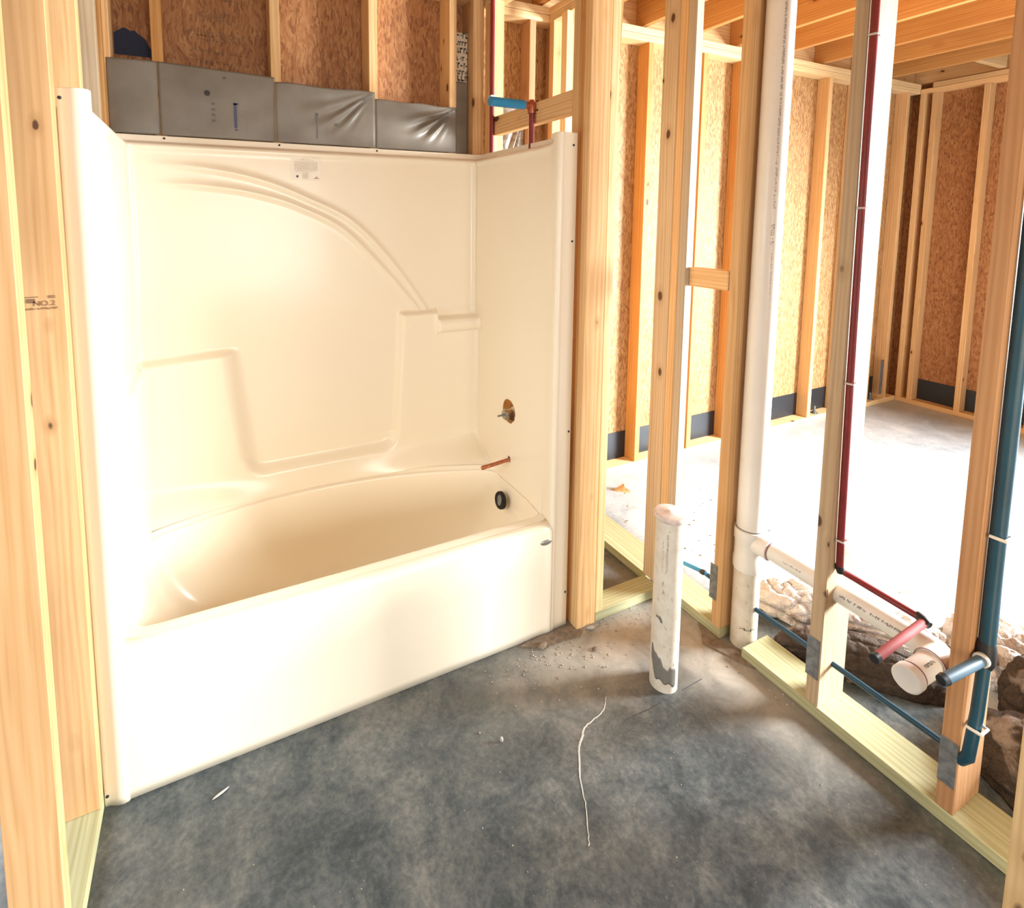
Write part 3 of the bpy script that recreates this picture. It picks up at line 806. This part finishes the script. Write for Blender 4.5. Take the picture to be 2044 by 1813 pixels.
# ================================================================== INSULATION ABOVE THE TUB
def faced_batt(name, x0, x1, z1, label, seed, folds=0.0, mat=BATTG, y=0.7425, z0=1.896, group='grey faced insulation batts above the tub'):
    nx, nzz = 44, 34; V = []; Fc = []
    rn_ = random.Random(seed)
    for j in range(nzz+1):
        for i in range(nx+1):
            u = i/nx; v = j/nzz; x = x0+(x1-x0)*u; z = z0+(z1(u)-z0)*v
            yy = y-0.006*math.sin(math.pi*u)**0.5-0.003*noise.noise(Vector((x*9+seed, z*9, seed)))
            if folds:
                # creases radiating from the stapled top corner
                q = Vector((1-u, 1-v)); ang = math.atan2(q.y*0.5, q.x+1e-5); rr2 = q.length
                yy -= folds*0.010*math.sin(ang*26)*math.exp(-((ang-0.62)/0.30)**2)*sstep(0.0, 0.18, rr2)*(1-sstep(0.5, 1.0, rr2))
            V.append((x, yy, z))
    nv = len(V)
    for j in range(nzz+1):
        for i in range(nx+1):
            x, yy, z = V[j*(nx+1)+i]; V.append((x, yy+0.0025, z))
    for j in range(nzz):
        for i in range(nx):
            a = j*(nx+1)+i; Fc.append((a, a+1, a+nx+2, a+nx+1)); Fc.append((nv+a, nv+a+nx+1, nv+a+nx+2, nv+a+1))
    for i in range(nx):
        a = nzz*(nx+1)+i; Fc.append((a, a+1, nv+a+1, nv+a)); a = i; Fc.append((a+1, a, nv+a, nv+a+1))
    for j in range(nzz):
        a = j*(nx+1); Fc.append((a, a+nx+1, nv+a+nx+1, nv+a)); a += nx; Fc.append((a+nx+1, a, nv+a, nv+a+nx+1))
    o = pydata(name, V, Fc, mat, None, smooth=True)
    return tag(o, label, 'insulation', group)
b1 = faced_batt('insulation_batt', 0.003, 0.163, lambda u: 2.160+0.004*u, 'narrow grey-faced batt above the tub\'s left corner, under the dark blue paint', 1)
b2 = faced_batt('insulation_batt', 0.165, 0.578, lambda u: 2.165-0.012*u, 'widest grey-faced batt above the tub, printed with a black dot and vertical letters', 2)
b3 = faced_batt('insulation_batt', 0.580, 0.998, lambda u: 2.135+0.003*math.sin(9*u), 'grey-faced batt above the tub with creases at its right corner and a small black spot', 3, 0.8)
b4 = faced_batt('insulation_batt', 1.000, 1.396, lambda u: 2.108-0.004*u+0.002*math.sin(14*u), 'shiny grey-faced batt above the tub with bright fan creases, next to the corner post', 4, 1.5)
# prints on the batts
rn = random.Random(5)
lathe('print_mark', [(0, 0.0006), (0.011, 0.0006), (0.011, 0), (0, 0)], (0.329, 0.7345, 2.065), (0, -1, 0), INK, b2, 20)
marks('print_mark', sum([[(-.006, .004, b, b+.010), (0.003, 0.008, b+.003, b+.007)] for b in (0, -.022, -.042, -.064)], []), (0.348, 0.7350, 2.022), (1, 0, 0), (0, 0, 1), INKG, b2)
marks('print_mark', [(-.006, .005, -0.095, 0.0), (-.008, .012, -.006, 0.002), (-.004, .007, -.105, -.100)], (0.428, 0.7346, 2.035), (1, 0, 0), (0, 0, 1), INKB, b2)
marks('print_mark', [(-.006, .006, 0, .003), (-.005, -.002, -.006, .002), (.002, .005, -.006, .002)], (0.392, 0.7346, 2.128), (1, 0, 0), (0, 0, 1), INKG, b2)
marks('print_mark', [(-.003, .003, -0.10, 0.0), (-.006, .006, -.003, .006)], (0.744, 0.7346, 2.020), (1, 0, 0), (0, 0, 1), INKG, b3)
marks('print_mark', [(-.010, -.001, 0, .010), (0.001, .010, 0.0, .010)], (0.836, 0.7336, 1.978), (1, 0, 0), (0, 0, 1), INKG, b3)
# paper-faced batt standing in the gap by the corner post, printed upside down
bp = faced_batt('insulation_batt', 1.400, 1.480, lambda u: 2.24, 'dark grey-backed batt in the narrow gap left of the corner post', 6, 0, BATTG, y=0.80)
bq = faced_batt('insulation_batt', 1.400, 1.480, lambda u: 2.47, 'light paper-faced batt with black upside-down print left of the corner post', 7, 0, plain('printed_facing', (0.62, 0.52, 0.38), 0.5), y=0.802, z0=2.242)
rows = []
for i, b in enumerate((0.455, 0.42, 0.385, 0.35, 0.315, 0.285, 0.255)): rows += glyphs(1.404, 1.474, 2.0+b-0.010, 0.020 if i % 2 else 0.026, rn, 0.95)
marks('print_mark', rows, (0, 0.7942, 0), (1, 0, 0), (0, 0, 1), INK, bq)
# silver-faced batt in the wall behind the shower riser
bs = faced_batt('insulation_batt', 1.70, 1.878, lambda u: 2.20-0.03*u, 'crinkled silver insulation batt seen behind the blue shower stub', 8, 1.2, FOIL, y=0.915, z0=1.75)

# ================================================================== PIPES IN THE PARTITION
# vertical white stack
STX, STY = 2.078, -0.355
sk = empty('drain_stack', (STX, STY, 0), label='tall white plastic drain stack rising floor to ceiling between the partition studs', cat='pipe')
tube('stack_pipe', [(STX, STY, 0.44), (STX+0.004, STY, 2.95)], 0.0445, PVC, sk, 36)
tube('stack_foot', [(STX, STY, 0.0), (STX, STY, 0.31)], 0.0445, PVCD, sk, 36)
lathe('sanitary_tee', [(0, 0.0), (0.048, 0.0), (0.0495, 0.006), (0.0495, 0.040), (0.047, 0.046), (0.047, 0.108), (0.0500, 0.113), (0.0500, 0.155), (0.046, 0.157), (0, 0.157)], (STX, STY, 0.298), (0, 0, 1), PVC, sk, 36)
lathe('joint_ring', [(0.0447, 0), (0.0460, 0.0006), (0.0460, 0.0028), (0.0447, 0.0034)], (STX, STY, 0.456), (0, 0, 1), INKG, sk, 36)
lathe('tee_branch', [(0, -0.06), (0.037, -0.06), (0.037, -0.030), (0.0365, 0.0), (0.0365, 0.024), (0.030, 0.026), (0, 0.026)], (STX, STY-0.058, 0.412), (0, -1, 0), PVC, sk, 30)
lathe('primer_ring', [(0.0305, 0.0), (0.0318, 0.001), (0.0318, 0.004), (0.0305, 0.005)], (STX, STY-0.083, 0.412), (0, -1, 0), plain('purple_primer', (0.30, 0.14, 0.17), 0.6), sk, 30)
rn = random.Random(21)
def pipe_print(parent, p0, p1, up_, h, nrm_, mat=INKG, dens=0.8):
    p0, p1 = Vector(p0), Vector(p1); r_ = (p1-p0); L = r_.length
    # up x right must give the outward normal
    marks('pipe_print', glyphs(0, L, -h/2, h, rn, dens), p0, r_, up_, mat, parent, 0.0005)
# printing runs down the room side of the stack, in line segments hugging the pipe
an = R(232)
dx, dy = math.cos(an), math.sin(an); tx, ty = -dy, dx
for z0, z1 in ((1.62, 2.55), (1.50, 1.57), (1.22, 1.47), (0.98, 1.12), (0.60, 0.90)):
    p = (STX+0.003+dx*0.0447, STY+dy*0.0447, z1); q = (STX+0.003+dx*0.0447, STY+dy*0.0447, z0)
    pipe_print(sk, p, q, (tx, ty, 0), 0.006 if z0 != 1.50 else 0.010, None)
# crack marks on the foot
marks('crack_mark', [(-.03, -.012, 0, .0015), (-.014, -.010, -.006, .0015), (-.012, .010, -.006, -.0045), (.008, .011, -.006, .003), (.010, .026, .002, .0035)],
      (STX-0.0450*math.cos(R(52)), STY-0.0450*math.sin(R(52)), 0.085), (math.sin(R(52)), -math.cos(R(52)), 0), (0, 0, 1), INK, sk)
# branch drain
dr = empty('branch_drain', (STX, -0.7, 0.41), label='white horizontal drain pipe through the stud ending in a capped stub facing the room', cat='pipe')
DZ = 0.408
tube('drain_pipe', [(STX, -0.437, DZ+0.004), (STX, -0.895, DZ-0.004)], 0.0300, PVC, dr, 28)
tube('drain_elbow', [(STX, -0.862, DZ-0.004), (STX, -0.922, DZ-0.004), (STX-0.060, -0.922, DZ-0.004)], 0.0350, PVC, dr, 28, bend=0.05)
lathe('primer_ring', [(0.0352, 0), (0.0362, 0.001), (0.0362, 0.0035), (0.0352, 0.0045)], (STX-0.0595, -0.922, DZ-0.004), (-1, 0, 0), bpy.data.materials['purple_primer'], dr, 28)
tube('stub_pipe', [(STX-0.050, -0.922, DZ-0.004), (STX-0.175, -0.922, DZ-0.004)], 0.0300, PVC, dr, 28)
lathe('test_cap', [(0, 0.030), (0.030, 0.030), (0.0335, 0.027), (0.0335, 0.004), (0.031, 0.0), (0, 0)], (STX-0.150, -0.922, DZ-0.004), (-1, 0, 0), PVC, dr, 30)
lathe('primer_ring', [(0.0302, 0), (0.0312, 0.001), (0.0312, 0.0035), (0.0302, 0.0045)], (STX-0.1435, -0.922, DZ-0.004), (-1, 0, 0), bpy.data.materials['purple_primer'], dr, 28)
a_ = R(20)
for y0, y1, h_ in ((-0.68, -0.86, 0.007), (-0.50, -0.56, 0.006)):
    pipe_print(dr, (STX-0.0303*math.cos(a_), y0, DZ+0.0303*math.sin(a_)), (STX-0.0303*math.cos(a_), y1, DZ+0.0303*math.sin(a_)), (math.sin(a_), 0, math.cos(a_)), h_, None, INKG, 0.9)
pipe_print(dr, (STX-0.125, -0.922-0.0303*0.5, DZ+0.0222), (STX-0.080, -0.922-0.0303*0.5, DZ+0.0222), (0, 0.86, 0.5), 0.007, None, INKG, 1)
# red hot pipe
hp = empty('hot_stub_out', (2.05, -0.67, 0.5), label='dark red pipe down the middle stud, then along the drain to a pink-red stub', cat='pipe')
HX, HY = 2.046, -0.6735
tube('riser_pipe', [(2.008+0.0, HY, 2.60), (2.012, HY, 2.19), (2.030, HY, 1.10), (2.044, HY, 0.62), (HX+0.004, HY, 0.515)], 0.0105, PEXR, hp, 16)
lathe('elbow_fitting', [(0, -0.014), (0.010, -0.014), (0.0125, 0), (0.010, 0.014), (0, 0.014)], (HX+0.006, HY, 0.505), (0, 0.2, 1), BLACK, hp, 14)
tube('run_pipe', [(HX+0.006, HY+0.002, 0.500), (2.078, HY-0.030, 0.482), (2.085, -0.862, 0.470)], 0.0095, PEXR, hp, 16)
lathe('elbow_fitting', [(0, -0.018), (0.011, -0.018), (0.014, 0), (0.011, 0.018), (0, 0.018)], (2.085, -0.872, 0.468), (0.3, 1, 0.2), BLACK, hp, 14)
tube('stub', [(2.088, -0.876, 0.466), (1.840, -0.882, 0.457)], 0.0112, PEXR2, hp, 18)
tube('stub_end', [(1.842, -0.882, 0.457), (1.826, -0.882, 0.4565)], 0.0119, BLACK, hp, 18)
for z, x in ((2.10, 2.014), (1.62, 2.021), (1.10, 2.030), (0.60, 2.045)):
    tube('pipe_clamp', [(x-0.013, HY+0.008, z), (x-0.010, HY-0.013, z), (x+0.012, HY-0.013, z), (x+0.016, HY+0.011, z), (x+0.030, HY+0.011, z)], 0.0032, CLAMP, hp, 8)
# blue cold pipe on the near stud
cp = empty('cold_stub_out', (2.04, -1.02, 0.5), label='thick dark blue pipe on the nearest stud with a grey-blue stub facing the room', cat='pipe')
BY = -1.0175
tube('riser_pipe', [(2.048, BY, 2.6), (2.043, BY, 1.2), (2.044, BY, 0.530)], 0.0165, PEXB, cp, 20)
tube('lower_pipe', [(2.044, BY, 0.52), (2.030, BY, 0.34), (2.012, BY+0.002, 0.225), (2.020, BY+0.02, 0.195)], 0.0135, PEXB, cp, 18)
lathe('tee_fitting', [(0, -0.035), (0.014, -0.035), (0.0195, -0.020), (0.0195, 0.020), (0.017, 0.035), (0, 0.035)], (2.044, BY, 0.497), (0, 0, 1), BLACK, cp, 16)
tube('stub', [(2.044, BY, 0.492), (2.018, BY-0.002, 0.492), (1.872, -1.000, 0.478)], 0.0125, PEXB3, cp, 18)
lathe('stub_ring', [(0.010, 0), (0.0165, 0.001), (0.0165, 0.010), (0.010, 0.011)], (2.025, BY-0.001, 0.492), (-1, 0, 0), CLAMP, cp, 18)
lathe('stub_cap', [(0, 0.016), (0.0125, 0.014), (0.0137, 0), (0, 0)], (1.886, -1.0015, 0.4795), (-1, 0.10, -0.09), BLACK, cp, 18)
for z, x in ((0.812, 2.043), (0.305, 2.026)):
    tube('pipe_clamp', [(x-0.018, BY+0.010, z), (x-0.016, BY-0.018, z), (x+0.018, BY-0.018, z), (x+0.022, BY+0.013, z), (x+0.036, BY+0.013, z)], 0.0042, CLAMP, cp, 8)
# long low blue pipe through the studs
lp = empty('low_blue_pipe', (2.075, -0.6, 0.16), label='slim blue water pipe threaded low through the partition studs behind the base plate', cat='pipe')
tube('pipe', [(2.075, -0.190, 0.162), (2.075, -0.62, 0.164), (2.078, -0.99, 0.162)], 0.0085, PEXB, lp, 14)
tube('bent_end', [(2.075, -0.050, 0.135), (2.075, -0.160, 0.160), (2.075, -0.195, 0.163)], 0.0080, PEXB2, lp, 14)
lathe('elbow_fitting', [(0, -0.012), (0.009, -0.012), (0.011, 0), (0.009, 0.012), (0, 0.012)], (2.075, -0.172, 0.161), (0, 1, -0.3), BLACK, lp, 12)

# capped floor stub
FX, FY = 1.668, -0.357
fs = empty('floor_cleanout', (FX, FY, 0), label='short scuffed white pipe with a pink cap standing upright on the concrete', cat='pipe')
tube('standpipe', [(FX, FY, -0.02), (FX, FY, 0.600)], 0.0450, PVCD, fs, 40)
lathe('cap', [(0, 0.0), (0.048, 0.0), (0.0515, 0.004), (0.0525, 0.010), (0.0525, 0.016), (0.0505, 0.020), (0.045, 0.0215), (0.012, 0.0215), (0.008, 0.0235), (0, 0.0235)], (FX, FY, 0.597), (0, 0, 1), PLUG, fs, 40)
# torn grey film wrapped round the foot
V = []; Fc = []; rn = random.Random(9)
def film(a):
    t = (a-150)/115
    top = 0.150-0.060*sstep(0.10, 0.75, t)+0.006*math.sin(a*0.13)+0.003*math.sin(a*0.31)
    bot = 0.040+0.005*math.sin(a*0.16)-0.012*sstep(0.5, 1, t)+0.065*(1-sstep(0, 0.40, t))
    return bot, max(top, bot+0.004)
A = [158+i*3 for i in range(40)]
for a in A:
    b_, t_ = film(a)
    for k in range(9): 
        z = b_+(t_-b_)*k/8; V.append((0.0458*math.cos(R(a)), 0.0458*math.sin(R(a)), z))
nv = len(V)
V += [(x*0.985, y*0.985, z) for x, y, z in V]
for i in range(len(A)-1):
    for k in range(8): q = i*9+k; Fc += [(q, q+9, q+10, q+1), (nv+q, nv+q+1, nv+q+10, nv+q+9)]
    q = i*9; Fc.append((q, nv+q, nv+q+9, q+9)); q = i*9+8; Fc.append((q, q+9, nv+q+9, nv+q))
film_o = pydata('torn_film', V, Fc, TAPE, fs, smooth=True, loc=(FX, FY, 0)); 
for (a, z, s_) in ((196, 0.26, 0.012), (202, 0.255, 0.008)):
    q = (FX+0.0452*math.cos(R(a)), FY+0.0452*math.sin(R(a)), z)
    marks('scuff_mark', [(-s_, s_*0.3, 0, s_*0.6), (s_*0.1, s_*0.6, -s_, s_*0.2)], q, (-math.sin(R(a)), math.cos(R(a)), 0) if False else (-math.sin(R(a)), math.cos(R(a)), 0), (0, 0, 1), TAPE, fs)
pr_a = R(216)
pp = Vector((FX+0.0453*math.cos(pr_a), FY+0.0453*math.sin(pr_a), 0.56))
pipe_print(fs, pp, pp-Vector((0, 0, 0.13)), (-math.sin(pr_a), math.cos(pr_a), 0), 0.005, None, plain('faint_print', (0.48, 0.40, 0.30), 0.7), 0.9)
pipe_print(fs, pp+Vector((-.006, .012, -.02)), pp+Vector((-.006, .012, -.13)), (-math.sin(pr_a), math.cos(pr_a), 0), 0.003, None, bpy.data.materials['faint_print'], 0.6)

# ================================================================== INSULATION ON THE FLOOR
def mound(name, c, size, rz, seed, label, mat, rough=0.14, power=2.3, group=None, crumple=0.022):
    nu, nv_ = 140, 60; V = []; Fc = []
    for j in range(nv_+1):
        v = j/nv_
        for i in range(nu):
            u = 2*math.pi*i/nu; el = math.pi/2*v
            cu, su = math.cos(u), math.sin(u); ce_, se_ = math.cos(el), math.sin(el)
            p = 2/power
            sg = lambda t: math.copysign(abs(t)**p, t)
            x = size[0]*sg(ce_)*sg(cu); y = size[1]*sg(ce_)*sg(su); z = size[2]*sg(se_)
            q = Vector((x*3.2+seed, y*3.2, z*3.2)); f = 1+rough*noise.noise(q)*0.8
            # long pleats along the roll, pinched creases across it, fine fluff
            pl = 1-abs(noise.noise(Vector((x*22+seed, y*3.5, z*22))))*2.2
            cr_ = 1-abs(noise.noise(Vector((x*7, y*19+seed, z*7))))*2.6
            n2 = noise.turbulence(Vector((x*38, y*38+seed, z*38)), 3, False)
            dsp = crumple*(1.1*max(0, pl)**3+0.9*max(0, cr_)**4)+crumple*0.35*n2
            L = max(1e-4, math.sqrt(x*x/size[0]**2+y*y/size[1]**2+z*z/size[2]**2))
            nn = Vector((x/size[0], y/size[1]*0.6, z/size[2])); nn = nn.normalized() if nn.length > 1e-6 else Vector((0, 0, 1))
            P_ = Vector((x*f, y*f, z*f))-nn*dsp
            V.append((P_.x, P_.y, 0.0 if j == 0 else max(0.0, P_.z)))
    for j in range(nv_):
        for i in range(nu):
            a = j*nu+i; b = j*nu+(i+1) % nu; Fc.append((a, b, b+nu, a+nu))
    Fc.append(tuple(range(nu))[::-1])
    o = pydata(name, V, Fc, mat, None, smooth=True, loc=c); o.rotation_euler = (0, 0, rz)
    return tag(o, label, 'insulation', group)
GI = 'loose insulation heaped behind the partition'
mound('insulation_roll', (2.505, -0.465, 0), (0.11, 0.36, 0.135), R(40), 1.3, 'loose batt with pale crinkled top lying behind the drain pipe', BATTF, group=GI)
mound('insulation_roll', (2.335, -0.61, 0), (0.085, 0.27, 0.125), R(41), 4.1, 'dark brown kraft batt lying low on the floor in front of the pale crinkled one', BATTK, group=GI, crumple=0.006)
mound('insulation_roll', (2.83, -0.80, 0), (0.19, 0.15, 0.13), R(25), 9.7, 'pale fluffy batt bunched up beyond the capped drain stub', BATTF, group=GI, crumple=0.03)
mound('insulation_roll', (2.65, -1.24, 0), (0.16, 0.38, 0.32), R(6), 5.5, 'tall brown batt hump behind the thick blue pipe at the right edge', BATTK, group=GI, rough=0.2, crumple=0.014)
mound('insulation_roll', (2.325, -1.28, 0), (0.15, 0.40, 0.24), R(-4), 7.9, 'brown kraft-faced batt rolled against the base plate at the lower right corner', BATTK, group=GI, rough=0.22, crumple=0.010)

# ================================================================== SMALL THINGS ON THE FLOOR
# wood scrap in the large room
V = [(0, 0, 0), (0.085, -0.02, 0), (0.10, 0.03, 0), (0.01, 0.028, 0), (0.055, -0.008, 0.035), (0.090, -0.012, 0.010), (0.098, 0.028, 0.012), (0.06, 0.022, 0.038)]
Fc = [(3, 2, 1, 0), (0, 1, 5, 4), (1, 2, 6, 5), (2, 3, 7, 6), (3, 0, 4, 7), (4, 5, 6, 7)]
o = pydata('wood_scrap', V, Fc, PINE, None, loc=(2.405, 0.705, 0)); o.rotation_euler = (0, 0, R(-28))
tag(o, 'small wedge-shaped wood offcut lying on the slab beyond the short wall', 'wood scrap')
# crack and drips: thin raised ribbons on the slab
def ribbon(name, pts, w_, mat, h=0.0012):
    V = []; Fc = []; n = len(pts)
    for i, p in enumerate(pts):
        a = Vector(pts[max(i-1, 0)]); b = Vector(pts[min(i+1, n-1)]); t = (b-a).normalized(); q = Vector((-t.y, t.x))
        ww = w_[i]/2; p = Vector(p)
        for s_, z in ((-1, 0.0), (-0.5, h), (0.5, h), (1, 0.0)): V.append((p.x+q.x*ww*s_, p.y+q.y*ww*s_, z))
    for i in range(n-1):
        for k in range(3): a = i*4+k; Fc.append((a, a+1, a+5, a+4))
        Fc.append((i*4, i*4+4, i*4+7, i*4+3))
    Fc += [(0, 3, 2, 1), (n*4-4, n*4-3, n*4-2, n*4-1)]
    return pydata(name, V, Fc, mat, fl)
rn = random.Random(2)
cr = catmull([(1.451, -0.318), (1.411, -0.351), (1.366, -0.362), (1.319, -0.372), (1.287, -0.397), (1.260, -0.418), (1.222, -0.469), (1.201, -0.502), (1.179, -0.551), (1.145, -0.602), (1.126, -0.628)], 6)
cr = [(x+rn.uniform(-.0012, .0012), y+rn.uniform(-.0012, .0012)) for x, y in cr]
ww = [0.0022+0.0045*math.exp(-((i/len(cr)-0.42)/0.18)**2)+rn.uniform(0, .0012) for i in range(len(cr))]
ribbon('plaster_drip', cr, ww, CHALK)
ribbon('scored_line', [(1.45, -0.409), (1.50, -0.409), (1.56, -0.412), (1.60, -0.410)], [0.004]*4, INK, 0.0006)
ribbon('scored_line', [(1.70, -0.408), (1.75, -0.406), (1.80, -0.404)], [0.0035]*3, INK, 0.0006)
# crumbly pocket between tub and post
slab_poly('mortar_patch', [(1.30, -0.022), (1.36, -0.052), (1.42, -0.066), (1.47, -0.070), (1.53, -0.078), (1.56, -0.060), (1.545, -0.040), (1.54, -0.014), (1.42, -0.013), (1.34, -0.014)], 0.0, 0.004, MORTAR, fl)
slab_poly('mortar_patch', [(1.93, -0.30), (1.97, -0.26), (2.00, -0.22), (2.006, -0.34), (2.05, -0.42), (2.004, -0.46), (1.98, -0.42), (1.96, -0.36)], 0.0, 0.005, MORTAR, fl)
# loose crumbs (uncountable grit) as one object
bm = bmesh.new(); rn = random.Random(77)
def crumb(x, y, s_):
    m = bmesh.ops.create_icosphere(bm, subdivisions=1, radius=s_)
    for v in m['verts']:
        v.co = v.co*rn.uniform(0.65, 1.25); v.co.z *= 0.6; v.co += Vector((x, y, s_*0.45))
for _ in range(150): crumb(rn.gauss(1.42, 0.16), -0.05-abs(rn.gauss(0, 0.10)), rn.uniform(.0012, .0042))
for _ in range(60): crumb(rn.uniform(1.64, 1.99), rn.uniform(-0.13, -0.045), rn.uniform(.001, .003))
for _ in range(40): crumb(min(1.995, rn.gauss(1.97, 0.02)), rn.uniform(-0.6, -0.15), rn.uniform(.001, .004))
for _ in range(45): crumb(rn.uniform(0.15, 1.9), rn.uniform(-1.1, -0.15), rn.uniform(.0008, .0022))
bm.verts.ensure_lookup_table()
me = bpy.data.meshes.new('grit'); bm.to_mesh(me); bm.free()
o = link('grit', me, plain('pale_grit', (0.50, 0.44, 0.36), 0.9, col2=(0.25, 0.2, 0.16)))
tag(o, 'scattered mortar grit on the slab in front of the tub and wall plates', 'debris', kind='stuff')
bm = bmesh.new()
for _ in range(40): crumb(rn.uniform(2.20, 2.9), rn.uniform(0.0, 0.75), rn.uniform(.0015, .006))
me = bpy.data.meshes.new('grit'); bm.to_mesh(me); bm.free()
o = link('grit', me, bpy.data.materials['pale_grit'])
tag(o, 'specks of grit on the bright slab beyond the partition, round the wood offcut', 'debris', kind='stuff')
# larger single crumbs
def rock(name, x, y, s_, mat, label, cat='debris', group=None, sc=(1, 1, .6), rz=0.3):
    bm = bmesh.new(); bmesh.ops.create_icosphere(bm, subdivisions=2, radius=s_)
    for v in bm.verts:
        v.co *= 1+0.35*noise.noise(v.co*60+Vector((x*9, y*9, 0))); v.co.x *= sc[0]; v.co.y *= sc[1]; v.co.z *= sc[2]
    m = min(v.co.z for v in bm.verts)
    for v in bm.verts: v.co.z -= m
    me = bpy.data.meshes.new(name); bm.to_mesh(me); bm.free()
    o = link(name, me, mat, loc=(x, y, 0)); o.rotation_euler = (0, 0, rz); return tag(o, label, cat, group)
rock('mortar_chunk', 1.375, -0.060, 0.014, MORTAR, 'brown mortar chunk on the slab at the tub\'s right foot', sc=(1.8, .8, .6))
rock('mortar_chunk', 1.545, -0.150, 0.009, MORTAR, 'small dark mortar chip on the dusty slab left of the capped floor pipe', sc=(1.4, 1, .6))
rock('plaster_chip', 1.595, -0.064, 0.010, CHALK, 'white plaster chip at the foot of the post beside the tub', sc=(1.6, .7, .7), rz=-.5)
rock('plaster_chip', 1.060, -0.302, 0.007, CHALK, 'tiny upright white chip with a dark shadow in the middle of the slab', sc=(.7, .7, 1.3))
o = rock('plastic_sliver', 0.283, -0.099, 0.009, CHALK, 'thin white plastic sliver on the dark slab near the tub\'s left end', sc=(2.6, .35, .3), rz=0.35)
o = link('wood_splinter', boxmesh(0.004, 0.004, 0.055, PINE_O, 0.001), PINE_O, loc=(2.95, -0.47, 0.002)); o.rotation_euler = (0, math.pi/2, R(-12))
tag(o, 'thin dark splinter lying alone on the bright slab of the big room', 'wood scrap')
